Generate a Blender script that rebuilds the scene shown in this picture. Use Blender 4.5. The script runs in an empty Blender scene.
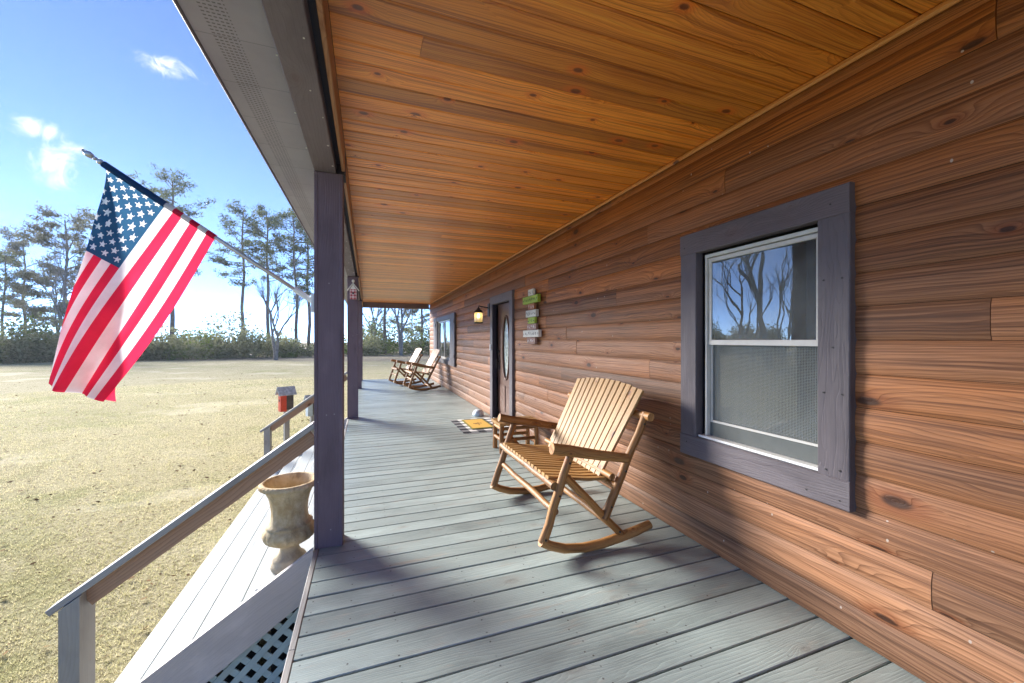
import bpy, math, random
import numpy as np
from mathutils import Vector, Matrix
random.seed(7); R = random.random
def U(a, b): return a + (b - a) * R()
PI = math.pi
sc = bpy.context.scene
COL = sc.collection
YAW = math.radians(20.05); SN, CN = math.sin(YAW), math.cos(YAW)
F, EYE = 396.0, 1.40
GZ = -0.95                      # lawn level (deck top is z = 0)
XW = 2.125                      # house wall
def at(px, d):                  # ground plan point seen in column px at depth d
    r = (px - 512) / F * d
    return d * SN + r * CN, d * CN - r * SN

# ------------------------------------------------------------------ mesh builder
class MB:
    def __init__(s): s.v = []; s.f = []; s.uv = []; s.r = []; s.m = []
    def vert(s, p): s.v.append((p[0], p[1], p[2])); return len(s.v) - 1
    def face(s, ids, uvs=None, rnd=0.5, mi=0):
        s.f.append(tuple(ids)); s.uv.append(uvs or [(0, 0)] * len(ids)); s.r.append(rnd); s.m.append(mi)
    def beam(s, p0, p1, w, h, up=(0, 0, 1), ch=0.003, rnd=None, mi=0, u0=None):
        p0, p1 = Vector(p0), Vector(p1); a = p1 - p0; L = a.length; a.normalize()
        up = Vector(up); sd = a.cross(up).normalized(); up = sd.cross(a).normalized()
        rnd = R() if rnd is None else rnd; u0 = rnd * 37 if u0 is None else u0
        hw, hh = w / 2, h / 2; c = min(ch, hw * .9, hh * .9)
        cs = [(-hw + c, hh), (hw - c, hh), (hw, hh - c), (hw, -hh + c), (hw - c, -hh), (-hw + c, -hh), (-hw, -hh + c), (-hw, hh - c)]
        vv = [0.0]
        for k in range(8):
            q0, q1 = cs[k], cs[(k + 1) % 8]; vv.append(vv[-1] + math.hypot(q1[0] - q0[0], q1[1] - q0[1]))
        A = [s.vert(p0 + sd * x + up * y) for x, y in cs]; B = [s.vert(p1 + sd * x + up * y) for x, y in cs]
        for k in range(8):
            j = (k + 1) % 8
            s.face((A[k], A[j], B[j], B[k]), [(u0, vv[k]), (u0, vv[k + 1]), (u0 + L, vv[k + 1]), (u0 + L, vv[k])], rnd, mi)
        s.face(A[::-1], [(u0 + y * .12, x) for x, y in cs][::-1], rnd, mi); s.face(B, [(u0 + L + y * .12, x) for x, y in cs], rnd, mi)
    def box(s, x0, x1, y0, y1, z0, z1, ax=1, ch=0.002, rnd=None, mi=0):
        c = [(x0 + x1) / 2, (y0 + y1) / 2, (z0 + z1) / 2]; lo = [x0, y0, z0]; hi = [x1, y1, z1]
        p0, p1 = list(c), list(c); p0[ax] = lo[ax]; p1[ax] = hi[ax]
        d = [hi[i] - lo[i] for i in range(3)]
        if ax == 0: s.beam(p0, p1, d[1], d[2], (0, 0, 1), ch, rnd, mi)
        elif ax == 1: s.beam(p0, p1, d[0], d[2], (0, 0, 1), ch, rnd, mi)
        else: s.beam(p0, p1, d[1], d[0], (1, 0, 0), ch, rnd, mi)
    def tube(s, pts, rad, n=10, rnd=None, mi=0, cap=True, wob=0):
        pts = [Vector(p) for p in pts]; rnd = R() if rnd is None else rnd
        if not hasattr(rad, '__len__'): rad = [rad] * len(pts)
        rings = []; u = rnd * 31; us = []
        ref = None
        for i, p in enumerate(pts):
            t = (pts[min(i + 1, len(pts) - 1)] - pts[max(i - 1, 0)]).normalized()
            if ref is None:
                ref = t.orthogonal().normalized()
            ref = (ref - t * ref.dot(t)).normalized(); b = t.cross(ref)
            if i: u += (p - pts[i - 1]).length
            us.append(u)
            rings.append([s.vert(p + (ref * math.cos(2 * PI * k / n) + b * math.sin(2 * PI * k / n)) * rad[i] * (1 + (U(-wob, wob) if wob else 0))) for k in range(n)])
        for i in range(len(pts) - 1):
            for k in range(n):
                j = (k + 1) % n; w = 2 * PI * rad[i] / n
                s.face((rings[i][k], rings[i][j], rings[i + 1][j], rings[i + 1][k]), [(us[i], w * k), (us[i], w * (k + 1)), (us[i + 1], w * (k + 1)), (us[i + 1], w * k)], rnd, mi)
        if cap:
            for rg, fl, uu in ((rings[0], True, us[0]), (rings[-1], False, us[-1])):
                ids = rg[::-1] if fl else rg
                s.face(ids, [(uu + .05 * math.cos(2 * PI * k / n) * rad[0], rad[0] * math.sin(2 * PI * k / n)) for k in range(n)], rnd, mi)
    def lathe(s, prof, n=40, c=(0, 0, 0), fn=None, rnd=.5, mi=0):
        rings = []
        for i, (r, z) in enumerate(prof):
            rings.append([s.vert((c[0] + (r + (fn(i, 2 * PI * k / n, r, z) if fn else 0)) * math.cos(2 * PI * k / n), c[1] + (r + (fn(i, 2 * PI * k / n, r, z) if fn else 0)) * math.sin(2 * PI * k / n), c[2] + z)) for k in range(n)])
        for i in range(len(prof) - 1):
            for k in range(n):
                j = (k + 1) % n
                s.face((rings[i][k], rings[i][j], rings[i + 1][j], rings[i + 1][k]), [(k / n, prof[i][1]), ((k + 1) / n, prof[i][1]), ((k + 1) / n, prof[i + 1][1]), (k / n, prof[i + 1][1])], rnd, mi)
        if prof[0][0] > 1e-4: s.face(rings[0][::-1], None, rnd, mi)
        if prof[-1][0] > 1e-4: s.face(rings[-1], None, rnd, mi)
    def build(s, name, mats, parent=None, loc=None, smooth=False):
        me = bpy.data.meshes.new(name)
        org = Vector(loc) if loc is not None else Vector((0, 0, 0))
        me.from_pydata([(x - org.x, y - org.y, z - org.z) for x, y, z in s.v], [], s.f)
        uvl = me.uv_layers.new(name='UVMap')
        uvl.data.foreach_set('uv', np.array([c for f in s.uv for uv in f for c in uv], dtype=np.float32))
        at_ = me.attributes.new('rnd', 'FLOAT', 'FACE'); at_.data.foreach_set('value', np.array(s.r, dtype=np.float32))
        for m in (mats if isinstance(mats, (list, tuple)) else [mats]): me.materials.append(m)
        me.polygons.foreach_set('material_index', np.array(s.m, dtype=np.int32))
        me.polygons.foreach_set('use_smooth', np.full(len(s.f), smooth))
        me.update()
        o = bpy.data.objects.new(name, me); COL.objects.link(o)
        if parent is not None:
            o.parent = parent; o.location = org if loc is not None else (0, 0, 0)
            if loc is None: o.location = -Vector(parent_world(parent))
            else: o.location = org - Vector(parent_world(parent))
        else: o.location = org
        return o
def parent_world(p):
    v = Vector((0, 0, 0))
    while p is not None: v += p.location; p = p.parent
    return v
def smooth_by_angle(o, deg=35):
    me = o.data; me.polygons.foreach_set('use_smooth', np.full(len(me.polygons), True))
    me.set_sharp_from_angle(angle=math.radians(deg))
def tag(o, label=None, cat=None, group=None, kind=None):
    if label: o['label'] = label
    if cat: o['category'] = cat
    if group: o['group'] = group
    if kind: o['kind'] = kind
    return o
def thing(name, loc, label, cat, group=None):
    o = bpy.data.objects.new(name, None); COL.objects.link(o); o.location = loc; o.empty_display_size = .1
    return tag(o, label, cat, group)
def copy_tree(o, parent=None):
    c = o.copy(); COL.objects.link(c)
    if parent is not None: c.parent = parent
    for ch in [q for q in bpy.data.objects if q.parent == o]: copy_tree(ch, c)
    return c

# ------------------------------------------------------------------ material helpers
class G:
    def __init__(s, name):
        s.mat = bpy.data.materials.new(name); s.mat.use_nodes = True
        s.t = s.mat.node_tree; s.t.nodes.clear(); s.out = s.t.nodes.new('ShaderNodeOutputMaterial')
    def n(s, typ, ins=None, **kw):
        x = s.t.nodes.new(typ)
        for k, v in kw.items(): setattr(x, k, v)
        for k, v in (ins or {}).items():
            if hasattr(v, 'is_linked') or isinstance(v, bpy.types.NodeSocket): s.t.links.new(v, x.inputs[k])
            elif v is not None: x.inputs[k].default_value = v
        return x
    def m(s, op, a, b=None, c=None, clamp=False):
        x = s.n('ShaderNodeMath', {0: a, 1: b, 2: c}, operation=op, use_clamp=clamp); return x.outputs[0]
    def mix(s, f, a, b, bt='MIX'):
        x = s.t.nodes.new('ShaderNodeMix'); x.data_type = 'RGBA'; x.blend_type = bt
        for i, v in ((0, f), (6, a), (7, b)):
            if isinstance(v, bpy.types.NodeSocket): s.t.links.new(v, x.inputs[i])
            elif i == 0: x.inputs[0].default_value = v
            else: x.inputs[i].default_value = (*v[:3], 1)
        return x.outputs[2]
    def noise(s, vec, scale=5, det=3, rough=.55, dist=0, col=False):
        x = s.n('ShaderNodeTexNoise', {'Vector': vec, 'Scale': scale, 'Detail': det, 'Roughness': rough, 'Distortion': dist})
        return x.outputs['Color' if col else 'Fac']
    def comb(s, x, y, z): return s.n('ShaderNodeCombineXYZ', {0: x, 1: y, 2: z}).outputs[0]
    def sep(s, v): return s.n('ShaderNodeSeparateXYZ', {0: v}).outputs
    def step(s, v, a, b):   # smoothstep a->b gives 0->1
        x = s.n('ShaderNodeMapRange', {'Value': v, 'From Min': a, 'From Max': b}, interpolation_type='SMOOTHSTEP'); return x.outputs[0]
    def attr(s, name): return s.n('ShaderNodeAttribute', attribute_name=name)
    def obj(s): return s.n('ShaderNodeTexCoord').outputs['Object']
    def bump(s, h, st=.3, dist=.01): return s.n('ShaderNodeBump', {'Height': h, 'Strength': st, 'Distance': dist}).outputs[0]
    def pr(s, col, rough=.5, normal=None, metal=0, spec=.5, coat=0, **kw):
        ins = {'Base Color': (*col[:3], 1) if not isinstance(col, bpy.types.NodeSocket) else col, 'Roughness': rough, 'Metallic': metal, 'Specular IOR Level': spec, 'Coat Weight': coat}
        ins.update(kw)
        if normal is not None: ins['Normal'] = normal
        p = s.n('ShaderNodeBsdfPrincipled', ins); s.t.links.new(p.outputs[0], s.out.inputs[0]); return p
    def surf(s, sh): s.t.links.new(sh, s.out.inputs[0])

def wood(name, light, dark, knot=(.07, .025, .01), rings=70, amp=5, grain=.6, fine=.5, tone=.3, rough=.55, bump=.25, spec=.3, coat=0,
         knots=.5, ku=2.1, kv=4.0, bleach_lit=None, bleach_lit_amt=0., paint=None, paint_keep=.85, nails=0, speck=None, knotsize=.085, tint2=None, stain=None, streak=0., su=.6, sv=40., swarp=2.):
    g = G(name)
    uv = g.n('ShaderNodeUVMap', uv_map='UVMap').outputs[0]; u, v, _ = g.sep(uv)
    rnd = g.attr('rnd').outputs['Fac']
    wn = g.n('ShaderNodeTexWhiteNoise', {'W': rnd}, noise_dimensions='1D'); r1 = wn.outputs['Value']; wc = g.sep(wn.outputs['Color'])
    r2 = g.m('MULTIPLY', r1, 57.3)
    warp = g.m('SUBTRACT', g.noise(g.comb(g.m('MULTIPLY', u, .8), g.m('MULTIPLY', v, 5.), r2), 1, 3, .5), .5)
    kd = g.n('ShaderNodeTexVoronoi', {'Vector': g.comb(g.m('ADD', g.m('MULTIPLY', u, ku), r2), g.m('ADD', g.m('MULTIPLY', v, kv), g.m('MULTIPLY', r2, 1.7)), 0), 'Scale': 1, 'Randomness': 1}, voronoi_dimensions='2D')
    d = kd.outputs['Distance']; on = g.m('GREATER_THAN', g.sep(kd.outputs['Color'])[0], 1 - knots)
    pull = g.m('MULTIPLY', g.m('EXPONENT', g.m('MULTIPLY', d, -8.)), on)
    vv = g.m('ADD', g.m('MULTIPLY', v, rings), g.m('ADD', g.m('MULTIPLY', warp, amp * 2), g.m('MULTIPLY', pull, 6.5)))
    saw = g.m('FRACT', vv); gr = g.m('MULTIPLY', g.m('POWER', saw, 2.2), g.step(saw, 1.0, .93))
    fn = g.noise(g.comb(g.m('MULTIPLY', u, 5), g.m('MULTIPLY', v, 230), r2), 1, 3, .6)
    tn = g.noise(g.comb(g.m('MULTIPLY', u, 1.3), g.m('MULTIPLY', v, 7), g.m('ADD', r2, 4.)), 1, 4, .6)
    k = g.m('ADD', g.m('MULTIPLY', gr, grain), g.m('MULTIPLY', g.m('SUBTRACT', fn, .35), fine))
    k = g.m('ADD', k, g.m('MULTIPLY', g.m('SUBTRACT', tn, .5), tone * 2.5), clamp=True)
    c = g.mix(k, light, dark)
    if tint2 is not None: c = g.mix(g.m('MULTIPLY', wc[1], .75), c, g.mix(k, tint2, dark))
    if streak:
        s1 = g.noise(g.comb(g.m('MULTIPLY', u, su), g.m('ADD', g.m('MULTIPLY', v, sv), g.m('ADD', g.m('MULTIPLY', warp, swarp), g.m('MULTIPLY', pull, 2.5))), g.m('ADD', r2, 9.)), 1, 4, .65)
        c = g.mix(g.m('MULTIPLY', g.step(s1, .47, .66), streak), c, [q * .55 for q in dark])
        c = g.mix(g.m('MULTIPLY', g.step(s1, .42, .28), streak * .7), c, [min(.9, q * 1.35) for q in light])
    if bleach_lit is not None:
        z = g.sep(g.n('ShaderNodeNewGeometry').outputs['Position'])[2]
        bf = g.m('MULTIPLY', g.m('ADD', g.m('ADD', g.m('MULTIPLY', g.step(z, 2.25, 1.5), .6), g.m('MULTIPLY', g.step(z, .75, .2), .55)), g.m('MULTIPLY', g.m('SUBTRACT', tn, .5), 1.3)), bleach_lit_amt, clamp=True)  # weathering graded by height, with ceiling bounce light also put into the tones
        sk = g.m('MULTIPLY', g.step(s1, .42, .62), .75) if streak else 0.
        c = g.mix(bf, c, g.mix(sk, g.mix(k, bleach_lit, [bleach_lit[0] * .34, bleach_lit[1] * .27, bleach_lit[2] * .24]), [bleach_lit[0] * .27, bleach_lit[1] * .21, bleach_lit[2] * .18]))
    if paint is not None:
        wear = g.noise(g.comb(g.m('MULTIPLY', u, 3), g.m('MULTIPLY', v, 16), r2), 1, 5, .65)
        pc = g.mix(g.m('MULTIPLY', g.m('ADD', g.m('MULTIPLY', gr, .5), fn), .55), [q * 1.14 for q in paint], [q * .74 for q in paint])
        blot = g.noise(g.comb(g.m('MULTIPLY', u, 1.7), g.m('MULTIPLY', v, 4), g.m('MULTIPLY', r2, .3)), 1, 5, .6)
        pc = g.mix(g.step(blot, .45, .75), pc, [q * .66 for q in paint])
        pc = g.mix(g.m('MULTIPLY', g.step(blot, .42, .25), .5), pc, [min(.8, q * 1.35 + .02) for q in paint])
        c = g.mix(g.m('MULTIPLY', g.step(wear, .56, .74), 1 - paint_keep), pc, c)
    br = g.n('ShaderNodeMapRange', {'Value': wc[0], 'To Min': 1 - tone * .8, 'To Max': 1 + tone * .55}).outputs[0]
    c = g.mix(1, c, g.comb(br, br, br), 'MULTIPLY')
    kx = g.m('DIVIDE', g.m('ADD', d, g.m('MULTIPLY', g.m('SUBTRACT', fn, .5), knotsize * .3)), g.m('ADD', g.m('MULTIPLY', g.m('POWER', g.sep(kd.outputs['Color'])[1], 1.6), 1.25 * knotsize), .3 * knotsize))
    kn = g.m('MULTIPLY', g.step(kx, 1., .5), on)
    halo = g.m('MULTIPLY', g.step(kx, 2.6, .9), on)
    c = g.mix(g.m('MULTIPLY', halo, .5 if paint is None else .12), c, [dark[0] * 1.5, dark[1] * 1.2, dark[2]])
    c = g.mix(g.m('MULTIPLY', kn, .85 if paint is None else .18), c, knot)
    if stain is not None:
        ob = g.n('ShaderNodeNewGeometry').outputs['Position']
        sn_ = g.noise(ob, 1.3, 6, .65)
        c = g.mix(g.m('MULTIPLY', g.step(sn_, .5, .72), stain[1]), c, stain[0])
    if speck is not None:
        sp = g.n('ShaderNodeTexVoronoi', {'Vector': g.comb(g.m('MULTIPLY', u, 9), g.m('MULTIPLY', v, 9), r2), 'Scale': 1}, voronoi_dimensions='2D')
        sm = g.m('MULTIPLY', g.step(sp.outputs['Distance'], .05, .03), g.m('GREATER_THAN', g.sep(sp.outputs['Color'])[0], .9))
        c = g.mix(sm, c, speck)
    if nails:
        fu = g.m('ABSOLUTE', g.m('SUBTRACT', g.m('FRACT', g.m('DIVIDE', g.m('SUBTRACT', u, .03), nails)), .5))
        du = g.m('MULTIPLY', g.m('SUBTRACT', .5, fu), nails)
        dv = g.m('SUBTRACT', g.m('ABSOLUTE', g.m('SUBTRACT', v, .071)), .045)
        dd = g.m('SQRT', g.m('ADD', g.m('MULTIPLY', du, du), g.m('MULTIPLY', dv, dv)))
        c = g.mix(g.m('MULTIPLY', g.step(dd, .006, .003), g.m('MULTIPLY', g.step(blot, .35, .6), .85)), c, (.025, .022, .02))
    h = g.m('ADD', g.m('MULTIPLY', gr, -.6), g.m('MULTIPLY', fn, .7))
    h = g.m('ADD', h, g.m('MULTIPLY', kn, .5))
    rr = g.m('ADD', rough - .1, g.m('MULTIPLY', fn, .22))
    g.pr(c, rr, g.bump(h, bump, .004), spec=spec, coat=coat, **{'Coat Roughness': .25})
    return g.mat

def plain(name, col, rough=.5, metal=0, var=.15, scale=8, bump=.1, spec=.4, em=None, em_s=0):
    g = G(name); o = g.obj()
    n1 = g.noise(o, scale, 5, .6); n2 = g.noise(o, scale * 9, 3, .6)
    c = g.mix(g.step(n1, .3, .7), [q * (1 - var) for q in col], [min(1, q * (1 + var)) for q in col])
    c = g.mix(g.m('MULTIPLY', g.step(n2, .6, .8), var), c, [q * .5 for q in col])
    kw = {}
    if em: kw = {'Emission Color': (*em, 1), 'Emission Strength': em_s}
    g.pr(c, rough, g.bump(n2, bump, .003), metal, spec, **kw); return g.mat

M = {}
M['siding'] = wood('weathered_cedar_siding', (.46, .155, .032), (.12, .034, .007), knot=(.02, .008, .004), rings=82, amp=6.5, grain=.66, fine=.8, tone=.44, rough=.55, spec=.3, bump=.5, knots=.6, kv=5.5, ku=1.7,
                   bleach_lit=(.36, .21, .125), bleach_lit_amt=.66, tint2=(.24, .115, .06), speck=(.4, .33, .27), streak=.7, sv=105, su=.5, swarp=2.6)
M['ceiling'] = wood('varnished_pine_ceiling', (.97, .37, .05), (.44, .095, .006), knot=(.08, .02, .005), rings=75, amp=6, grain=.55, fine=.75, tone=.5, streak=.75, sv=62, su=.5, swarp=2.2, rough=.38, spec=.45, coat=.4, bump=.2, knots=.55, ku=2.6, tint2=(.78, .29, .035), knotsize=.07)
M['innerboard'] = wood('brown_stained_board', (.34, .17, .08), (.13, .055, .022), rings=50, tone=.2, rough=.5, knots=.3)
M['bareboard'] = wood('bare_brown_board', (.42, .26, .165), (.2, .11, .065), rings=55, tone=.15, rough=.65, knots=.3)
M['stringer'] = wood('taupe_painted_board', (.5, .43, .38), (.25, .2, .17), rings=55, tone=.1, rough=.55, paint=(.56, .50, .475), paint_keep=.75, knots=.2)
M['trimpine'] = wood('pine_trim', (.66, .30, .09), (.40, .15, .03), rings=50, tone=.2, rough=.45, knots=.1)
M['deck'] = wood('grey_painted_deck', (.42, .36, .30), (.16, .13, .11), rings=60, amp=6, tone=.2, rough=.36, spec=.6, bump=.4, paint=(.315, .38, .372), paint_keep=.45, nails=.405, knots=.4, speck=(.1, .1, .1))
M['rim'] = wood('weathered_rim_board', (.44, .38, .33), (.2, .16, .14), rings=60, tone=.15, rough=.6, paint=(.33, .32, .31), paint_keep=.5)
M['tread'] = wood('sun_bleached_tread', (.62, .60, .56), (.3, .28, .26), rings=60, tone=.06, rough=.55, spec=.4, paint=(.46, .50, .505), paint_keep=.35, knots=.3, speck=(.2, .2, .2))
M['rail'] = wood('grey_brown_rail', (.40, .34, .28), (.17, .12, .09), rings=60, tone=.1, rough=.55, paint=(.34, .33, .31), paint_keep=.62, knots=.3)
M['post'] = wood('purple_brown_post', (.2, .15, .17), (.1, .07, .08), rings=60, tone=.05, rough=.55, paint=(.145, .108, .138), paint_keep=.7, speck=(.32, .28, .3), knots=.4)
M['casing'] = wood('slate_painted_casing', (.2, .17, .19), (.08, .065, .075), rings=55, amp=8, tone=.08, rough=.5, bump=.5, spec=.35, paint=(.115, .098, .108), paint_keep=.85, knots=.5)
M['navy'] = wood('dark_navy_jamb', (.05, .045, .06), (.02, .018, .028), rings=50, tone=.05, paint=(.022, .02, .035), knots=.1)
M['beam'] = wood('grey_brown_beam', (.2, .17, .16), (.09, .075, .07), rings=55, tone=.1, rough=.6, paint=(.165, .142, .17), paint_keep=.75, knots=.4)
M['log'] = wood('peeled_pine_log', (.40, .205, .066), (.17, .062, .014), knot=(.06, .025, .012), rings=46, amp=6, grain=.55, fine=.6, tone=.45, rough=.5, spec=.35, bump=.3, knots=.6, ku=5, kv=9, streak=.75, sv=30, su=1.5, tint2=(.31, .13, .03), knotsize=.12)
M['slat'] = wood('pale_pine_slat', (.40, .235, .085), (.20, .085, .022), rings=60, amp=4, grain=.4, fine=.35, tone=.16, rough=.5, spec=.3, bump=.25, knots=.35, ku=3, streak=.4, sv=40, su=.9)
M['door'] = wood('brown_stained_door', (.15, .075, .05), (.06, .028, .02), rings=80, tone=.06, rough=.4, knots=.05)
M['beige'] = plain('window_vinyl', (.55, .54, .50), .4, var=.08)
M['sashdark'] = plain('sash_grey', (.10, .11, .105), .45, var=.08)
M['white'] = plain('white_paint', (.78, .79, .77), .4, var=.06)
M['black'] = plain('black_iron', (.02, .018, .017), .5, var=.2)
M['metal'] = plain('galvanised_metal', (.5, .5, .5), .4, metal=.9, var=.1)
M['dark'] = plain('dark_void', (.02, .02, .02), .9)
M['room'] = plain('dim_room', (.10, .10, .10), .9)
M['roof'] = plain('roof_shingle', (.09, .085, .085), .9, var=.3, scale=20)
M['lattice'] = plain('pale_lattice', (.44, .52, .50), .6, var=.1)
M['under'] = plain('under_steps_wood', (.3, .22, .17), .8, var=.2)
M['curtain'] = plain('linen_blind', (.62, .60, .52), .9, var=.15, scale=30)
M['stonegrey'] = plain('pale_blue_stone', (.50, .56, .60), .7, var=.25, scale=25, bump=.4)
M['bark_pine'] = plain('pine_bark', (.17, .135, .115), .9, var=.35, scale=3, bump=.8)
M['bark_grey'] = plain('grey_bark', (.20, .185, .17), .9, var=.3, scale=4, bump=.7)

def leafmat(name, a, b, tr=.35):
    g = G(name); r = g.attr('rnd').outputs['Fac']
    c = g.mix(r, a, b)
    df = g.n('ShaderNodeBsdfDiffuse', {'Color': c}); tl = g.n('ShaderNodeBsdfTranslucent', {'Color': g.mix(.4, c, [q * 1.6 for q in b])})
    g.surf(g.n('ShaderNodeMixShader', {0: tr, 1: df.outputs[0], 2: tl.outputs[0]}).outputs[0]); return g.mat
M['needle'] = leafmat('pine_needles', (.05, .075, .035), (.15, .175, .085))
M['greyleaf'] = leafmat('grey_green_foliage', (.09, .10, .065), (.22, .22, .15))
M['shrub'] = leafmat('undergrowth_leaves', (.065, .085, .04), (.26, .265, .15))
M['shrub2'] = leafmat('bright_undergrowth', (.06, .11, .02), (.17, .22, .06))
M['grass'] = leafmat('dormant_grass', (.28, .30, .095), (.88, .79, .50), .3)

def glass(name, tint=(.55, .62, .6), ior=2.0, rough=.0):
    g = G(name)
    fr = g.n('ShaderNodeFresnel', {'IOR': ior}).outputs[0]
    wob = g.bump(g.noise(g.obj(), 2.2, 2, .5), .06, .02)
    gl = g.n('ShaderNodeBsdfGlossy', {'Color': (1, 1, 1, 1), 'Roughness': rough, 'Normal': wob}); tr = g.n('ShaderNodeBsdfTransparent', {'Color': (*tint, 1)})
    mm = g.n('ShaderNodeMixShader', {0: fr, 1: tr.outputs[0], 2: gl.outputs[0]}); du = g.n('ShaderNodeBsdfDiffuse', {'Color': (.40, .43, .42, 1)})
    g.surf(g.n('ShaderNodeMixShader', {0: g.m('MULTIPLY', g.step(g.noise(g.obj(), 3, 5, .6), .2, .8), .34), 1: mm.outputs[0], 2: du.outputs[0]}).outputs[0]); return g.mat
M['glass'] = glass('window_glass', ior=2.3)
def screen():
    g = G('insect_screen'); y, z = g.sep(g.obj())[1:3]
    def ln(c): return g.m('LESS_THAN', g.m('FRACT', g.m('MULTIPLY', c, 125.)), .36)
    k = g.m('MAXIMUM', ln(y), ln(z))
    df = g.n('ShaderNodeBsdfDiffuse', {'Color': (.22, .24, .235, 1)}); tr = g.n('ShaderNodeBsdfTransparent')
    g.surf(g.n('ShaderNodeMixShader', {0: g.m('MULTIPLY', k, .7), 1: tr.outputs[0], 2: df.outputs[0]}).outputs[0]); return g.mat
M['screen'] = screen()
def soffitmat():
    g = G('vented_metal_soffit'); o = g.n('ShaderNodeNewGeometry').outputs['Position']; x, y, z = g.sep(o)
    vent = g.m('MULTIPLY', g.step(x, -.565, -.56), g.step(x, -.47, -.475))
    holes = g.m('MULTIPLY', g.m('LESS_THAN', g.m('FRACT', g.m('MULTIPLY', y, 55.)), .35), g.m('GREATER_THAN', g.m('FRACT', g.m('MULTIPLY', x, 60.)), .35))
    c = g.mix(g.step(g.noise(o, 3, 4), .3, .7), (.26, .255, .325), (.31, .305, .38))
    c = g.mix(g.m('MULTIPLY', g.m('MULTIPLY', vent, holes), .75), c, (.05, .05, .05))
    seam = g.m('LESS_THAN', g.m('FRACT', g.m('DIVIDE', y, .305)), .012)
    c = g.mix(g.m('MULTIPLY', seam, .5), c, (.07, .07, .07))
    g.pr(c, .5, g.bump(g.m('SUBTRACT', g.noise(o, 40, 3), g.m('MULTIPLY', vent, holes)), .2, .004), spec=.3); return g.mat
M['soffit'] = soffitmat()
def groundmat():
    g = G('dormant_lawn'); o = g.n('ShaderNodeNewGeometry').outputs['Position']; x, y, z = g.sep(o)
    big = g.noise(o, .16, 6, .6); med = g.noise(o, 1.1, 6, .65); fin = g.noise(o, 16, 6, .75); ff = g.noise(o, 90, 4, .7)
    straw = g.mix(g.step(ff, .35, .65), (.36, .31, .155), (.74, .665, .43))
    green = g.mix(g.step(ff, .35, .65), (.20, .22, .07), (.54, .53, .24))
    gk = g.m('ADD', g.m('MULTIPLY', big, .9), g.m('MULTIPLY', med, .6))
    near = g.step(y, 16., 4.)
    gk = g.m('ADD', gk, g.m('MULTIPLY', near, .1))
    c = g.mix(g.step(gk, .74, .98), straw, green)
    c = g.mix(g.m('MULTIPLY', g.step(fin, .49, .62), .75), c, (.15, .12, .055))
    pale = g.step(g.noise(g.comb(g.m('MULTIPLY', x, .5), y, 3.), .5, 5, .6), .55, .7)
    c = g.mix(g.m('MULTIPLY', pale, .55), c, (.84, .77, .58))
    c = g.mix(g.m('MULTIPLY', g.step(g.noise(o, .55, 6, .7), .5, .68), .4), c, (.34, .29, .14))
    # leaf litter along the edge of the woods: distance along the camera-facing depth axis
    dep = g.m('ADD', g.m('MULTIPLY', x, .40), g.m('MULTIPLY', y, .917))
    lit = g.step(g.m('ADD', dep, g.m('MULTIPLY', g.m('SUBTRACT', med, .5), 10.)), 39., 45.)
    lit2 = g.step(g.noise(o, 9, 5, .7), .3, .7)
    c = g.mix(g.m('MULTIPLY', lit, .85), c, g.mix(lit2, (.12, .095, .075), (.36, .31, .24)))
    g.pr(c, .95, g.bump(g.m('ADD', fin, g.m('MULTIPLY', ff, .5)), .9, .05), spec=.1); return g.mat
M['ground'] = groundmat()
def urnmat():
    g = G('aged_stone_urn'); o = g.obj(); x, y, z = g.sep(o)
    n1 = g.noise(o, 6, 6, .65); n2 = g.noise(o, 40, 5, .7)
    st = g.noise(g.comb(g.m('MULTIPLY', x, 14), g.m('MULTIPLY', y, 14), g.m('MULTIPLY', z, 3)), 1, 4, .6)
    c = g.mix(g.step(n1, .35, .65), (.46, .33, .17), (.66, .55, .36))
    c = g.mix(g.m('MULTIPLY', g.step(st, .52, .72), .5), c, (.17, .125, .07))
    c = g.mix(g.m('MULTIPLY', g.step(n2, .58, .75), .35), c, (.14, .11, .075))
    low = g.step(g.m('ADD', z, g.m('MULTIPLY', n1, .16)), .30, .16)
    c = g.mix(g.m('MULTIPLY', low, .6), c, (.33, .31, .27))
    g.pr(c, .85, g.bump(g.m('ADD', n1, n2), .5, .012), spec=.2); return g.mat
M['urn'] = urnmat()
def cloth(name, col, tr=.5):
    g = G(name); o = g.obj(); n = g.noise(o, 7, 4, .6)
    w = g.noise(o, 500, 1)
    c = g.mix(g.step(n, .3, .7), [q * .9 for q in col], [min(1, q * 1.05) for q in col])
    df = g.n('ShaderNodeBsdfDiffuse', {'Color': c, 'Normal': g.bump(w, .1, .001)}); tl = g.n('ShaderNodeBsdfTranslucent', {'Color': g.mix(.0, c, c)})
    g.surf(g.n('ShaderNodeMixShader', {0: tr, 1: df.outputs[0], 2: tl.outputs[0]}).outputs[0]); return g.mat
M['fred'] = cloth('flag_red', (.72, .03, .085)); M['fwhite'] = cloth('flag_white', (.86, .86, .86)); M['fblue'] = cloth('flag_blue', (.035, .115, .22), .5)
M['fblue2'] = cloth('flag_sleeve_blue', (.02, .055, .13), .15); M['star'] = cloth('flag_star_white', (.95, .95, .95), .45)

# ------------------------------------------------------------------ ground and sky
b = MB()
xs = [-400, -60, -30, -16, -8, -3, 3, 10, 40, 400]; ys = [-400, -20, 0, 5, 12, 25, 45, 60, 120, 450]
ids = [[b.vert((x, y, GZ)) for y in ys] for x in xs]
for i in range(len(xs) - 1):
    for j in range(len(ys) - 1): b.face((ids[i][j], ids[i + 1][j], ids[i + 1][j + 1], ids[i][j + 1]))
tag(b.build('ground', M['ground']), 'straw coloured dormant lawn with green patches around the porch', 'lawn', kind='structure')

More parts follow.
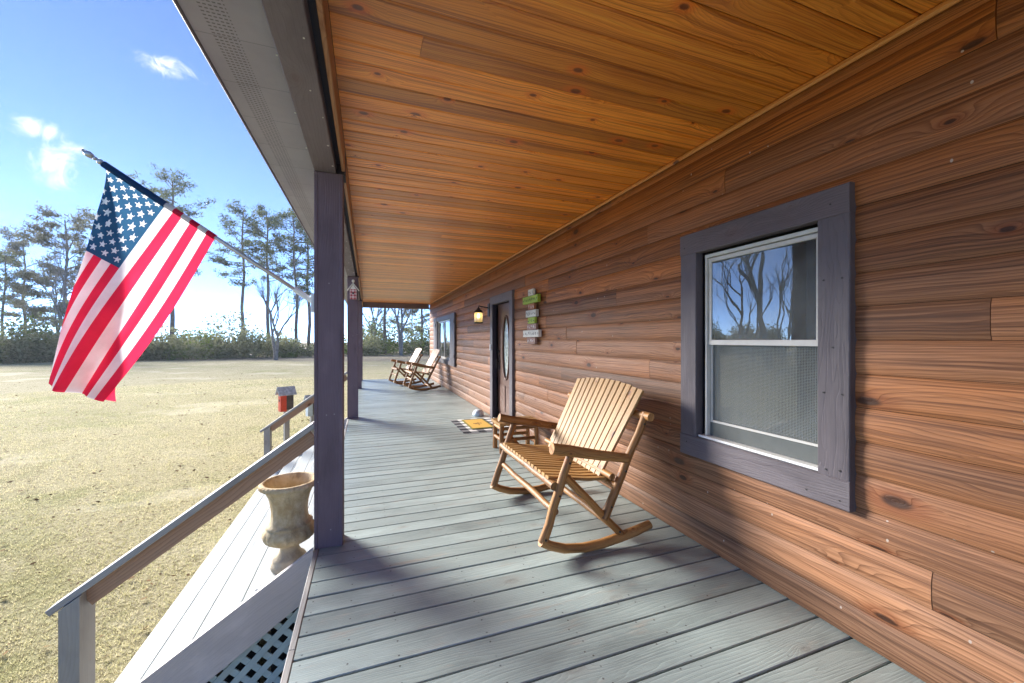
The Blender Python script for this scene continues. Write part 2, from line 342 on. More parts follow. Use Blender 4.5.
# dormant grass blades (uncountable)
rng = np.random.default_rng(3)
NB = 360000
ang = rng.uniform(-62, 4, NB); ang = np.radians(ang); dist = .5 + 27.5 * rng.random(NB) ** 1.5
gx = np.sin(ang) * dist; gy = np.cos(ang) * dist
keep = ~((gx > -1.6) & (gy > 2.8) & (gy < 7.7)) & ~((gx > -.42)) & ~((gx > -1.62) & (gy < 2.95) & (gy > 2.7))
gx, gy, dist = gx[keep], gy[keep], dist[keep]; NB = len(gx)
hgt = rng.uniform(.010, .034, NB) * (1 + .25 * np.sin(gx * 5) * np.sin(gy * 4.3)); wid = .0012 + .0006 * dist * .6; a = rng.uniform(0, 2 * PI, NB); ln = rng.uniform(-.8, .8, (NB, 2)) * hgt[:, None]
V = np.zeros((NB, 3, 3)); V[:, 0] = np.stack([gx - np.cos(a) * wid, gy - np.sin(a) * wid, np.full(NB, GZ - .004)], 1)
V[:, 1] = np.stack([gx + np.cos(a) * wid, gy + np.sin(a) * wid, np.full(NB, GZ - .004)], 1); V[:, 2] = np.stack([gx + ln[:, 0], gy + ln[:, 1], GZ + hgt], 1)
def tri_mesh(name, V, rnd, mat, k=3):
    n = len(V); me = bpy.data.meshes.new(name); me.vertices.add(n * k); me.vertices.foreach_set('co', V.reshape(-1).astype(np.float32))
    me.loops.add(n * k); me.loops.foreach_set('vertex_index', np.arange(n * k, dtype=np.int32))
    me.polygons.add(n); me.polygons.foreach_set('loop_start', np.arange(0, n * k, k, dtype=np.int32))
    at_ = me.attributes.new('rnd', 'FLOAT', 'FACE'); at_.data.foreach_set('value', rnd.astype(np.float32))
    me.materials.append(mat); me.update(calc_edges=True); me.validate(); o = bpy.data.objects.new(name, me); COL.objects.link(o); return o
patch2 = (np.sin(gx * .31 + 2.1 * np.sin(gy * .23 + 1)) + np.sin(gy * .47 + 1.7 * np.sin(gx * .39)) + .7 * np.sin(gx * 1.3 + 1.5 * np.sin(gy * 1.1)) + .5 * np.sin(gy * 2.3 + gx * 1.9)) * .38 + .12
patch = .5 + .5 * np.sin(gx * .9 + 1.3 * np.sin(gy * .7)) * np.sin(gy * .6 + gx * .3)
tag(tri_mesh('lawn_grass', V, np.clip(rng.normal(.80, .33, NB) - .55 * np.clip(patch2, 0, 1), 0, 1), M['grass']), 'short dry grass blades over the lawn', 'grass', kind='stuff')

# fallen leaves and twigs scattered over the lawn (uncountable)
NL = 1900
la = np.radians(rng.uniform(-62, 2, NL)); ld = 2.5 + 32 * rng.random(NL) ** 1.2; lx, ly_ = np.sin(la) * ld, np.cos(la) * ld
kp = ~((lx > -1.65) & (ly_ > 2.7) & (ly_ < 7.8)) & ~(lx > -.45); lx, ly_, ld = lx[kp], ly_[kp], ld[kp]; NL = len(lx)
th = rng.uniform(0, 2 * PI, NL); sz = rng.uniform(.012, .035, NL) * (1 + ld * .03); asp = rng.uniform(.25, .7, NL); tz = rng.uniform(-.35, .35, (NL, 2))
LV = np.zeros((NL, 4, 3)); ex, ey = np.stack([np.cos(th), np.sin(th)], 1), np.stack([-np.sin(th), np.cos(th)], 1); cc = np.stack([lx, ly_], 1)
for k_, (u_, v_) in enumerate(((-1, 0), (0, -1), (1, 0), (0, 1))):
    LV[:, k_, :2] = cc + ex * (u_ * sz)[:, None] + ey * (v_ * sz * asp)[:, None]; LV[:, k_, 2] = GZ + .026 + sz * (u_ * tz[:, 0] + v_ * tz[:, 1])
M['litter'] = leafmat('fallen_leaf', (.09, .055, .03), (.34, .23, .13), .1)
tag(tri_mesh('fallen_leaves', LV, rng.random(NL), M['litter'], 4), 'brown fallen leaves scattered over the lawn', 'leaves', kind='stuff')

# ------------------------------------------------------------------ house
house = thing('log_house', (XW, 5.0, 0), 'brown log sided house wall along the right side of the porch', 'house')
Y0, Y1 = -3.2, 14.55
WIN1 = (1.32, 2.09, .745, 1.99); DOOR = (5.85, 6.75, 0.0, 2.03); WIN2 = (10.62, 12.72, .84, 1.98)
CB = .004; PITCH = .155
def bulge(t): return .0105 * (1 - abs(2 * t - 1) ** 3.6)
b = MB(); random.seed(21)
z = 0.004; ci = 0
while z < 2.70:
    zt = min(z + PITCH, 2.709)
    spans = [(Y0, Y1)]
    for (a0, a1, c0, c1) in (WIN1, DOOR, WIN2):
        if zt > c0 + .002 and z < c1 - .002:
            spans = [q for sp in spans for q in (((sp[0], a0 - .02), (a1 + .02, sp[1])) if sp[0] < a0 and sp[1] > a1 else (sp,))]
    for (s0, s1) in spans:
        cuts = [s0]; y = math.floor(s0) + ((ci * 1.73) % 3.1) - 2.2
        while y < s1:
            if y > s0 + .25 and y < s1 - .25: cuts.append(y)
            y += U(2.2, 4.2)
        cuts.append(s1)
        for k in range(len(cuts) - 1):
            ya, yb = cuts[k] + (.0012 if k else 0), cuts[k + 1] - (.0012 if k < len(cuts) - 2 else 0); rn = R(); off = U(-.002, .002)
            NP = 11; prof = []; uu = rn * 37
            for i in range(NP):
                t = i / (NP - 1); t = .5 - .5 * math.cos(PI * t); prof.append((XW + .010 - bulge(t) + off, z + .0008 + (zt - z - .0016) * t))
            nseg = max(1, int((yb - ya) / 1.2))
            cols = [[b.vert((x, ya + (yb - ya) * j / nseg, zz)) for x, zz in prof] for j in range(nseg + 1)]
            for j in range(nseg):
                for i in range(NP - 1):
                    u_a = uu + (yb - ya) * j / nseg; u_b = uu + (yb - ya) * (j + 1) / nseg; va, vb = i * PITCH / (NP - 1), (i + 1) * PITCH / (NP - 1)
                    b.face((cols[j][i], cols[j][i + 1], cols[j + 1][i + 1], cols[j + 1][i]), [(u_a, va), (u_a, vb), (u_b, vb), (u_b, va)], rn)
            for cidx, fl in ((0, False), (nseg, True)):   # board end returns, 12 mm deep
                ring = cols[cidx]; back = [b.vert((XW + .03, b.v[q][1], b.v[q][2])) for q in ring]
                for i in range(NP - 1): b.face((ring[i], back[i], back[i + 1], ring[i + 1]), [(uu, 0), (uu, .01), (uu, .01), (uu, 0)], rn)
    z += PITCH; ci += 1
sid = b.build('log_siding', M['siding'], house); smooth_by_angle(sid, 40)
# sheathing behind the siding, with the openings left open
b = MB()
def wall_with_holes(bm, x0, x1, ya, yb, za, zb, holes):
    edges = sorted(holes); y = ya
    for (a0, a1, c0, c1) in edges:
        bm.box(x0, x1, y, a0, za, zb, 1, 0); 
        if c0 > za + .01: bm.box(x0, x1, a0, a1, za, c0, 1, 0)
        bm.box(x0, x1, a0, a1, c1, zb, 1, 0); y = a1
    bm.box(x0, x1, y, yb, za, zb, 1, 0)
wall_with_holes(b, XW + .032, XW + .16, Y0, Y1, -.9, 2.9, [WIN1, DOOR, WIN2])
b.build('sheathing', M['dark'], house)
# other walls of the house and its room
b = MB()
for zc in np.arange(-.9, 2.9, PITCH):
    b.box(XW + .17, 9.5, Y1 - .14, Y1 - .001 * ((zc * 100) % 7), zc, zc + PITCH - .004, 0, .02)
    b.box(9.36, 9.5, Y0, Y1 - .15, zc, zc + PITCH - .004, 1, .02)
    b.box(XW + .17, 9.35, Y0, Y0 + .14, zc, zc + PITCH - .004, 0, .02)
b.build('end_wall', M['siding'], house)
b = MB(); b.box(XW + .17, 9.3, Y0 + .15, Y1 - .16, -.05, -.0, 1, 0); b.box(XW + .17, 9.3, Y0 + .15, Y1 - .16, 2.6, 2.65, 1, 0); b.box(5.2, 5.3, Y0 + .16, Y1 - .17, 0.001, 2.599, 1, 0)
b.box(XW + .17, 5.19, 3.6, 3.7, .001, 2.599, 1, 0)
b.build('room', M['room'], house)
b = MB()
for p0, p1 in (((5.8, 5.6, 4.35), (-.632, 5.6, 2.775)), ((5.8, 5.6, 4.351), (10.2, 5.6, 3.0))):
    b.beam(p0, p1, Y1 - Y0 + .9, .08, (0, 0, 1), .004)
b.build('roof', M['roof'], house)
# gable ends
for y in (Y0 + .05, Y1 - .07):
    b = MB()
    v = [b.vert(p) for p in ((XW, y, 2.9), (9.5, y, 2.9), (5.8, y, 4.3))]; w = [b.vert(p) for p in ((XW, y + .05, 2.9), (9.5, y + .05, 2.9), (5.8, y + .05, 4.3))]
    b.face(v); b.face(w[::-1])
    for i in range(3): b.face((v[i], v[(i + 1) % 3], w[(i + 1) % 3], w[i]))
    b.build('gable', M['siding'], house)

def casing(bm, y0, y1, z0, z1, w=.14, x0=2.084, x1=2.15, bottom=True, top_over=0):
    bm.box(x0, x1, y0 - w, y1 + w, z1, z1 + w, 1, .004); 
    if bottom: bm.box(x0, x1, y0 - w, y1 + w, z0 - w, z0, 1, .004)
    zb = z0 + .001 if bottom else z0
    bm.box(x0 + .002, x1, y0 - w, y0, zb, z1 - .001, 2, .004); bm.box(x0 + .002, x1, y1, y1 + w, zb, z1 - .001, 2, .004)
# window 1
y0, y1, z0, z1 = WIN1
b = MB(); casing(b, *WIN1)
for (yy, zz) in ((y0 + .05, z0 - .1), (y1 + .08, z0 - .05), (y0 - .03, z0 + .4), (y0 - .11, z0 + .4), (y0 - .03, z1 - .3), (y0 - .11, z1 - .3), (y0 - .06, z1 + .06), (y0 - .04, z0 + .03), (y0 - .1, z0 + .04), (y1 + .1, z1 + .05), (y0 - .07, z0 + .62), (y0 - .1, z0 - .1)):
    b.tube([(2.0825, yy, zz), (2.0845, yy, zz)], .0045, 8, mi=1)
w1 = b.build('window', [M['casing'], M['black']], house, (XW, 1.7, 1.37)); w1['label'] = 'near window in a slate grey casing'
b = MB()
b.box(2.155, 2.285, y0 - .012, y0, z0, z1, 2, 0); b.box(2.155, 2.285, y1, y1 + .012, z0, z1, 2, 0); b.box(2.155, 2.285, y0, y1, z1, z1 + .012, 1, 0)
b.build('jamb', M['navy'], w1)
b = MB(); b.box(2.108, 2.26, y0 + .001, y1 - .001, z0 + .001, z0 + .016, 1, .002); b.build('sill', M['white'], w1)
fz0, fz1 = z0 + .018, z1 - .02; fy0, fy1 = y0 + .003, y1 - .035; zm = 1.395
b = MB()      # outer vinyl frame
b.box(2.13, 2.20, fy0, fy1, fz1 - .022, fz1, 1, .002); b.box(2.13, 2.20, fy0, fy0 + .016, fz0, fz1 - .023, 2, .002); b.box(2.13, 2.20, fy1 - .016, fy1, fz0, fz1 - .023, 2, .002)
b.build('frame', M['beige'], w1)
def sash(x0, x1, a0, a1, c0, c1, sw, bw, tw, mat, gx):
    m = MB(); m.box(x0, x1, a0, a1, c1 - tw, c1, 1, .003); m.box(x0, x1, a0, a1, c0, c0 + bw, 1, .003)
    m.box(x0 + .001, x1, a0, a0 + sw, c0 + bw, c1 - tw, 2, .003); m.box(x0 + .001, x1, a1 - sw, a1, c0 + bw, c1 - tw, 2, .003)
    s = m.build('sash', mat, w1)
    m = MB(); m.box(gx, gx + .006, a0 + sw, a1 - sw, c0 + bw, c1 - tw, 2, 0); m.build('pane', M['glass'], w1); return s
sash(2.142, 2.172, fy0 + .018, fy1 - .018, zm - .028, fz1 - .026, .022, .034, .026, M['beige'], 2.150)
sash(2.180, 2.208, fy0 + .018, fy1 - .018, fz0 + .004, zm + .01, .04, .085, .034, M['sashdark'], 2.190)
b = MB(); X = 2.158
b.box(X, X + .012, fy0 + .02, fy1 - .02, fz0 + .09, fz0 + .104, 1, .001); b.box(X, X + .012, fy0 + .02, fy0 + .03, fz0 + .105, zm - .03, 2, .001); b.box(X, X + .012, fy1 - .034, fy1 - .02, fz0 + .105, zm - .03, 2, .001)
b.box(X, X + .05, fy0 + .018, fy1 - .018, fz0, fz0 + .089, 1, .002, mi=1)
sf = b.build('screen_frame', [M['beige'], M['sashdark']], w1)
b = MB(); v = [b.vert(p) for p in ((X + .006, fy0 + .03, fz0 + .1), (X + .006, fy1 - .034, fz0 + .1), (X + .006, fy1 - .034, zm - .03), (X + .006, fy0 + .03, zm - .03))]; b.face(v); b.build('insect_screen', M['screen'], w1)
b = MB()
NBL = 26
pts = [(2.262 + .012 * math.sin(k * 1.9) + .01 * math.sin(k * .7), y0 + .12 + (y1 - y0 - .2) * k / NBL) for k in range(NBL + 1)]
for zz0, zz1, hh in ((.86, 1.30, 0),):
    A = [b.vert((x, y, zz0 + .03 * math.sin(y * 5))) for x, y in pts]; B = [b.vert((x + .02, y, zz1 + .05 * math.sin(y * 4 + 1))) for x, y in pts]
    A2 = [b.vert((x + .004, y, zz0 + .03 * math.sin(y * 5))) for x, y in pts]; B2 = [b.vert((x + .024, y, zz1 + .05 * math.sin(y * 4 + 1))) for x, y in pts]
    for k in range(NBL): b.face((A[k], A[k + 1], B[k + 1], B[k])); b.face((A2[k + 1], A2[k], B2[k], B2[k + 1])); b.face((A[k], A2[k], A2[k + 1], A[k + 1])); b.face((B[k + 1], B2[k + 1], B2[k], B[k]))
b.build('curtain', M['curtain'], w1, smooth=True)

# window 2 with shutters
y0, y1, z0, z1 = WIN2
b = MB(); casing(b, *WIN2, w=.12); w2 = b.build('window', M['casing'], house, (XW, 11.6, 1.4)); w2['label'] = 'far window with slate shutters behind the distant chairs'
for ya, yb in ((y0 - .66, y0 - .14), (y1 + .14, y1 + .62)):
    m = MB(); 
    for k in range(4): m.box(2.07, 2.108, ya + (yb - ya) * k / 4 + .002, ya + (yb - ya) * (k + 1) / 4 - .002, z0 - .12, z1 + .12, 2, .004)
    for zz in (z0 + .1, z1 - .15): m.box(2.055, 2.069, ya + .01, yb - .01, zz, zz + .09, 1, .003)
    m.build('shutter', M['casing'], w2)
m = MB(); m.box(2.13, 2.18, y0, y1, z0, z0 + .06, 1, .003); m.box(2.13, 2.18, y0, y1, z1 - .05, z1, 1, .003)
for yy in (y0, (y0 + y1) / 2 - .03, y1 - .06): m.box(2.131, 2.18, yy, yy + .06, z0 + .061, z1 - .051, 2, .003)
m.build('sash', M['beige'], w2)
for ya, yb in ((y0 + .06, (y0 + y1) / 2 - .03), ((y0 + y1) / 2 + .03, y1 - .06)):
    m = MB(); m.box(2.15, 2.156, ya, yb, z0 + .06, z1 - .05, 2, 0); m.build('pane', M['glass'], w2)

# door
y0, y1, z0, z1 = DOOR
b = MB(); casing(b, y0, y1, .0, z1, bottom=False); b.build('door_casing', M['casing'], house)
b = MB(); b.box(2.155, 2.285, y0 - .014, y0, 0, z1, 2, 0); b.box(2.155, 2.285, y1, y1 + .014, 0, z1, 2, 0); b.box(2.155, 2.285, y0, y1, z1, z1 + .014, 1, 0); b.box(2.10, 2.30, y0, y1, .0, .022, 1, .003, mi=1)
b.box(2.085, 2.16, y1 - .02, y1 - .001, .03, z1 - .01, 2, .002)
b.build('door_jamb', [M['navy'], M['metal']], house)
DX = 2.195
b = MB(); yc = (y0 + y1) / 2; zo = 1.27; oa, ob = .155, .52
N = 48     # slab with an oval hole: outer rectangle stitched to the oval
for xx, fl in ((DX, False), (DX + .045, True)):
    inner = [b.vert((xx, yc + oa * math.cos(2 * PI * k / N), zo + ob * math.sin(2 * PI * k / N))) for k in range(N)]; outer = []
    for k in range(N):
        c, s_ = math.cos(2 * PI * k / N), math.sin(2 * PI * k / N); hy, hzt, hzb = (y1 - y0) / 2 - .004, z1 - .006 - zo, zo - .026
        t = min(hy / abs(c) if abs(c) > 1e-6 else 1e9, (hzt if s_ > 0 else hzb) / abs(s_) if abs(s_) > 1e-6 else 1e9)
        outer.append(b.vert((xx, yc + c * t, zo + s_ * t)))
    for k in range(N):
        j = (k + 1) % N; q = (inner[k], outer[k], outer[j], inner[j]); q = q if fl else q[::-1]
        b.face(q, [(b.v[i][2], b.v[i][1]) for i in q], .3)
# lower raised panels
for ya, yb in ((y0 + .14, yc - .03), (yc + .03, y1 - .14)): b.box(DX - .012, DX + .001, ya, yb, .18, .62, 2, .008)
door = b.build('door', M['door'], house, (DX, yc, 0)); door['label'] = 'brown door with a tall oval glass'
b = MB(); b.tube([(DX - .004, yc + (oa + .015) * math.cos(2 * PI * k / N), zo + (ob + .015) * math.sin(2 * PI * k / N)) for k in range(N + 1)], .017, 8); b.build('oval_frame', M['door'], door, smooth=True)
g = G('etched_oval_glass'); nn = g.noise(g.obj(), 18, 3, .6); g.pr(g.mix(g.step(nn, .35, .6), (.28, .34, .32), (.62, .68, .64)), .12, g.bump(nn, .4, .01), spec=.9); M['oval'] = g.mat
b = MB(); c0 = b.vert((DX + .012, yc, zo)); rg = [b.vert((DX + .015, yc + oa * math.cos(2 * PI * k / N), zo + ob * math.sin(2 * PI * k / N))) for k in range(N)]
for k in range(N): b.face((c0, rg[(k + 1) % N], rg[k]))
b.build('oval_glass', M['oval'], door)
b = MB(); b.tube([(DX, y1 - .08, 1.02), (DX - .05, y1 - .08, 1.02)], .012, 10); b.tube([(DX - .05, y1 - .08, 1.06), (DX - .055, y1 - .08, .98), (DX - .05, y1 - .08, .90)], .010, 8); b.box(DX - .008, DX - .0, y1 - .105, y1 - .055, .88, 1.14, 2, .003); b.tube([(DX, y1 - .08, 1.2), (DX - .02, y1 - .08, 1.2)], .025, 12); b.build('handle', M['black'], door)
b = MB(); b.box(2.066, 2.083, 6.80, 6.84, 1.22, 1.32, 2, .004); b.tube([(2.066, 6.82, 1.27), (2.061, 6.82, 1.27)], .012, 12); b.build('doorbell', M['white'], house)

# ------------------------------------------------------------------ porch
porch = thing('porch', (-.3, 3.0, 0), 'long covered porch with grey board deck and varnished pine ceiling', 'porch')
random.seed(5)
b = MB(); y = -3.1; P = .1484
while y < 14.85:
    zo_ = U(-.0018, .0012); g_ = U(.005, .0095)
    rn = R(); b.beam((-.3035, y + P / 2 + U(-.001, .001), -.019 + zo_), (2.155, y + P / 2 + U(-.001, .001), -.019 + zo_), P - g_, .038, (0, 0, 1), .0035, rn, u0=0.0)
    y += P
b.build('deck_floor', M['deck'], porch)
b = MB()
for k in range(7):
    ya = -3.1 + k * 2.56; b.beam((-.3205, ya, -.10), (-.3205, min(ya + 2.556, 14.86), -.10), .030, .205, (0, 0, 1), .004)
b.beam((-.32, 14.876, -.1), (2.1, 14.876, -.1), .03, .2, (0, 0, 1), .004)
b.build('rim_board', M['rim'], porch)
b = MB()
for x in (-.25, .15, .55, .95, 1.35, 1.75, 2.05): b.box(x - .02, x + .02, -3.0, 14.8, -.24, -.041, 1, 0)
b.box(-.28, 2.1, -3.0, 14.8, -.30, -.26, 1, 0)
b.build('joists', M['dark'], porch)
PX0, PX1 = -.335, -.157
for i, py in enumerate((2.93, 7.58, 12.2, 14.62)):
    b = MB(); pw = .165
    # wrapped post: core plus corner boards
    b.box(PX0 + .004, PX1 - .004, py + .004, py + pw - .004, .001, 2.528, 2, .002)
    for cx in (PX0 + .011, PX1 - .011):
        for cy in (py + .011, py + pw - .011): b.box(cx - .011, cx + .011, cy - .011, cy + .011, .0015, 2.527, 2, .003)
    if i == 3: b.box(PX1 - .14, PX1 + .0, py + .003, py + pw - .003, 2.53, 2.705, 2, .003)
    po = b.build('post', M['post'], porch, (-.25, py + .08, 0))
    b = MB(); b.box(-.197, PX1 + .012, py + .01, py + pw - .01, 2.5285, 2.7075, 2, .003); b.build('post_head', M['navy'], po)
# beam, made of an outer box beam and an inner pine board with a dark gap
b = MB(); b.box(PX0, -.2005, Y0, 14.79, 2.53, 2.72, 1, .004)
for k in range(60):
    yy = -1 + k * .27 + U(-.05, .05); xx = U(-.325, -.21) if k % 2 else U(-.225, -.208)
    b.tube([(xx, yy, 2.5275), (xx, yy, 2.5305)], .0035 if U(0, 1) < .6 else .0055, 8, mi=1)
b.build('beam', [M['beam'], M['white']], porch)
b = MB(); b.box(-.1995, -.166, Y0, 14.6, 2.60, 2.72, 1, 0); b.build('beam_gap', M['navy'], porch)
b = MB()
for a0, a1 in ((Y0, 2.93), (3.10, 7.58), (7.75, 12.2), (12.37, 14.6)): b.box(-.165, -.144, a0, a1, 2.548, 2.7085, 1, .003)
b.build('inner_fascia', M['innerboard'], porch)
b = MB(); b.box(PX0 + .14, 2.11, 14.63, 14.78, 2.53, 2.708, 0, .004); b.build('beam', M['beam'], porch)
# ceiling boards
random.seed(11); b = MB(); y = Y0; P = .1335
while y < 14.6:
    cuts = [-.1435]
    if R() < .22: cuts.append(U(.2, 1.7))
    cuts.append(2.122)
    for k in range(len(cuts) - 1):
        b.beam((cuts[k] + .0007, y + P / 2, 2.719 + U(-.0006, .0006)), (cuts[k + 1] - .0007, y + P / 2, 2.719), P - .004, .018, (0, 0, 1), .007)
    y += P
b.build('porch_ceiling', M['ceiling'], porch)
b = MB()
for k in range(6): b.beam((2.098, Y0 + k * 3, 2.694), (2.098, Y0 + k * 3 + 2.997, 2.694), .026, .03, (0, 0, 1), .008)
b.build('ceiling_trim', M['trimpine'], porch)
b = MB(); b.box(-.622, PX0 - .001, Y0 - .3, 14.95, 2.580, 2.592, 1, 0); so = b.build('soffit', M['soffit'], porch)
b = MB(); b.beam((-.339, Y0, 2.577), (-.339, 14.9, 2.577), .007, .012)
for k in range(40):
    yy = -.5 + k * .4 + U(-.05, .05); b.tube([(-.352, yy, 2.5775), (-.352, yy, 2.5805)], .004, 8, mi=1)
b.build('channel', [M['beam'], M['white']], so)
b = MB(); b.box(-.634, -.6225, Y0 - .3, 14.95, 2.572, 2.74, 1, .003); b.build('fascia', M['beam'], porch)
b = MB(); b.box(-.62, 2.12, Y0, 14.9, 2.731, 2.74, 1, 0); b.build('attic_deck', M['dark'], porch)

# ------------------------------------------------------------------ steps
steps = thing('porch_steps', (-.9, 5.2, GZ), 'wide sun bleached wooden steps going down from the porch to the lawn', 'steps')
SY0, SY1 = 2.93, 7.62
RISE, RUN = .19, .277
nose = [-.672, -.949, -1.226, -1.502]
for k in range(4):
    zt = -RISE * (k + 1) ; xo = nose[k]; b = MB(); wdt = (RUN + .02) / 2
    for q in range(2):
        x1 = xo + (q + 1) * wdt - .003; x0 = xo + q * wdt
        mid = SY0 + U(1.8, 3.2)
        b.beam(((x0 + x1) / 2, SY0, zt - .018 + U(-.001, .001)), ((x0 + x1) / 2, SY1, zt - .018), x1 - x0, .036, (0, 0, 1), .004)
    b.build('tread', M['tread'], steps)
for k in range(5):
    xr = (nose[k - 1] + RUN + .012) if k else -.336; xr = -.3375 - RUN * k if k else -.3375
    if k == 0: continue
    b = MB(); b.box(xr - .045, xr - .028, SY0, SY1, -RISE * (k + 1) + .001 if k < 4 else GZ + .01, -RISE * k - .038, 1, .002); b.build('riser', M['rail'], steps)
def ztop(x): return .271 - .687 * abs(x)
for sy in (SY0 - .022, SY1 + .022):
    b = MB(); pr_ = [(-.337, ztop(.36) + .0), (-1.60, ztop(1.60)), (-1.60, ztop(1.60) - .14), (-1.53, GZ + .005), (-1.30, GZ + .005), (-.337, -.272)]
    va = [b.vert((x, sy - .019, z_)) for x, z_ in pr_]; vb = [b.vert((x, sy + .019, z_)) for x, z_ in pr_]
    u_ = [(-x * .82 + -z_ * .57, z_ * .82 + -x * .57) for x, z_ in pr_]
    b.face(va, u_, .4); b.face(vb[::-1], u_[::-1], .4)
    for i in range(6): j = (i + 1) % 6; b.face((va[j], va[i], vb[i], vb[j]), [u_[j], u_[i], (u_[i][0], u_[i][1] + .038), (u_[j][0], u_[j][1] + .038)], .6)
    b.build('stringer', M['stringer'], steps)
# lattice skirt below the near stringer
b = MB(); ly = SY0 - .01
def clip_line(c, sgn):
    pts = []
    # region: x from -1.3 to -.34, z from GZ to stringer underside + .06
    for i in range(121):
        x = -1.34 + i * (1.0 / 120); z_ = c + sgn * (x + .34)
        top = -.272 + (-.687) * (-.337 - x) + .05
        if GZ + .0 <= z_ <= top: pts.append((x, z_))
    return (pts[0], pts[-1]) if len(pts) > 4 else None
for sgn, dy in ((1, 0.0), (-1, .0075)):
    for k in range(-20, 24):
        q = clip_line(-.3 + k * .118, sgn)
        if q: b.beam((q[0][0], ly + dy, q[0][1]), (q[1][0], ly + dy, q[1][1]), .007, .040, (0, 0, 1) if False else Vector((sgn * -1, 0, 1)).normalized(), .001)
b.build('lattice', M['lattice'], steps)
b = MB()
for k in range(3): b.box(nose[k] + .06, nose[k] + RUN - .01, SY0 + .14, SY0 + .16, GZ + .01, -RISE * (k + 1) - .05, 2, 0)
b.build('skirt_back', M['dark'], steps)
# handrails
for hy, first in ((SY0 + .07, True), (SY1 + .02, False)):
    x0r, z0r, x1r, z1r = -.337, .845, -1.672, -.105
    dx, dz = x1r - x0r, z1r - z0r; up = Vector((-dz, 0, dx)).normalized(); up = up if up.z > 0 else -up
    b = MB(); b.beam((x0r, hy, z0r - .02), (x1r, hy, z1r - .02), .10, .036, up, .004)
    hr = b.build('handrail', M['rail'], steps)
    al = Vector((dx, 0, dz)).normalized(); pA = Vector((x0r, hy + .01, z0r - .02)) + up * -.0645; pB = pA + al * ((-1.525 - pA.x) / al.x); pA = pA + al * ((x0r - .001 - pA.x) / al.x + .006)
    b = MB(); b.beam(pA, pB, .038, .092, up, .003)
    b.build('under_rail', M['bareboard'], hr)
    xn = -1.569; b = MB()
    za = z0r + dz * (xn - .045 - x0r) / dx - .045; zb_ = z0r + dz * (xn + .045 - x0r) / dx - .045
    v = [b.vert(p) for p in ((xn - .045, hy - .07, GZ - .1), (xn + .045, hy - .07, GZ - .1), (xn + .045, hy + .07, GZ - .1), (xn - .045, hy + .07, GZ - .1), (xn - .045, hy - .07, za), (xn + .045, hy - .07, zb_), (xn + .045, hy + .07, zb_), (xn - .045, hy + .07, za))]
    for q in ((0, 1, 5, 4), (1, 2, 6, 5), (2, 3, 7, 6), (3, 0, 4, 7), (4, 5, 6, 7)):
        b.face(q, [(b.v[i][2], b.v[i][0] + b.v[i][1]) for i in q], R())
    b.build('newel_post', M['rail'], hr)

# ------------------------------------------------------------------ urn
urn_scale = (.95, .95, 1.0)
urn = thing('garden_urn', (-.515, 3.16, -.19), 'weathered tan stone urn planter on the top step beside the porch post', 'urn')
prof = [(.118, 0), (.124, .012), (.122, .035), (.108, .045), (.112, .062), (.104, .078), (.082, .095), (.066, .118), (.062, .142), (.074, .156), (.094, .166), (.098, .176)]
b = MB(); b.lathe(prof, 40, (-.515, 3.16, -.19)); u_ = b.build('foot', M['urn'], urn, (-.515, 3.16, -.19), True)
prof = [(.09, .176), (.128, .186), (.158, .206), (.172, .235), (.172, .262), (.160, .285), (.150, .295), (.154, .300), (.154, .309), (.138, .314), (.128, .332), (.121, .36), (.120, .40), (.125, .45), (.137, .50), (.156, .54), (.176, .562), (.192, .568), (.198, .58), (.197, .594), (.188, .602), (.172, .604), (.164, .598), (.156, .578), (.140, .54), (.122, .48), (.112, .42), (.108, .38), (.0, .375)]
def flute(i, a, r, z_):
    if .17 < z_ < .292 and r > .1: return .006 * abs(math.sin(a * 9)) * math.sin(PI * (z_ - .17) / .122)
    if .32 < z_ < .545 and i < 18: return .0045 * (math.sin(a * 7 + 4 * math.sin(z_ * 22)) * math.sin(z_ * 60 + 2 * math.sin(a * 5))) * math.sin(PI * (z_ - .32) / .225)
    if .56 < z_ < .6 and r > .18: return .003 * math.sin(a * 36)
    return 0
b = MB(); b.lathe(prof, 144, (-.515, 3.16, -.19), flute); b.build('bowl', M['urn'], urn, (-.515, 3.16, -.19), True)

urn.scale = urn_scale
# ------------------------------------------------------------------ flag
HA, HB = Vector((-1.469, 3.0, 2.405)), Vector((-.907, 3.0, 2.046))
pd = (HA - HB).normalized()
base = Vector((-.362, 3.0, 1.672)); tip = base + (HB - base).normalized() * 0
tipv = Vector((-1.545, 3.0, 2.49)) + (HB - HA).normalized() * .105
flag = thing('flagpole', (-.336, 3.0, 1.65), 'stars and stripes flag on an angled pole fixed to the near porch post', 'flag')
b = MB(); b.tube([base, base.lerp(tipv, .33), base.lerp(tipv, .66), tipv], .0125, 12); b.build('pole', M['metal'], flag, smooth=True)
dirp = (tipv - base).normalized()
b = MB()
for k, (t0, t1, r_) in enumerate(((.0, .03, .017), (.032, .055, .012), (.057, .10, .019), (.10, .115, .011))): b.tube([tipv + dirp * t0, tipv + dirp * ((t0 + t1) / 2), tipv + dirp * t1], [r_ * .8, r_, r_ * .6], 12)
b.build('finial', M['metal'], flag, smooth=True)
b = MB(); b.tube([base - dirp * .01, base + dirp * .12], .019, 14); b.box(-.3585, -.3365, 2.965, 3.035, 1.59, 1.71, 2, .003); b.build('bracket', M['white'], flag)
pnt = lambda s: base + dirp * ((HB - base).dot(dirp) + (1 - s) * (HA - HB).length)
R1 = Vector((-1.445, 3.0, 1.04)); F1 = Vector((-1.70, 3.0, 1.155))
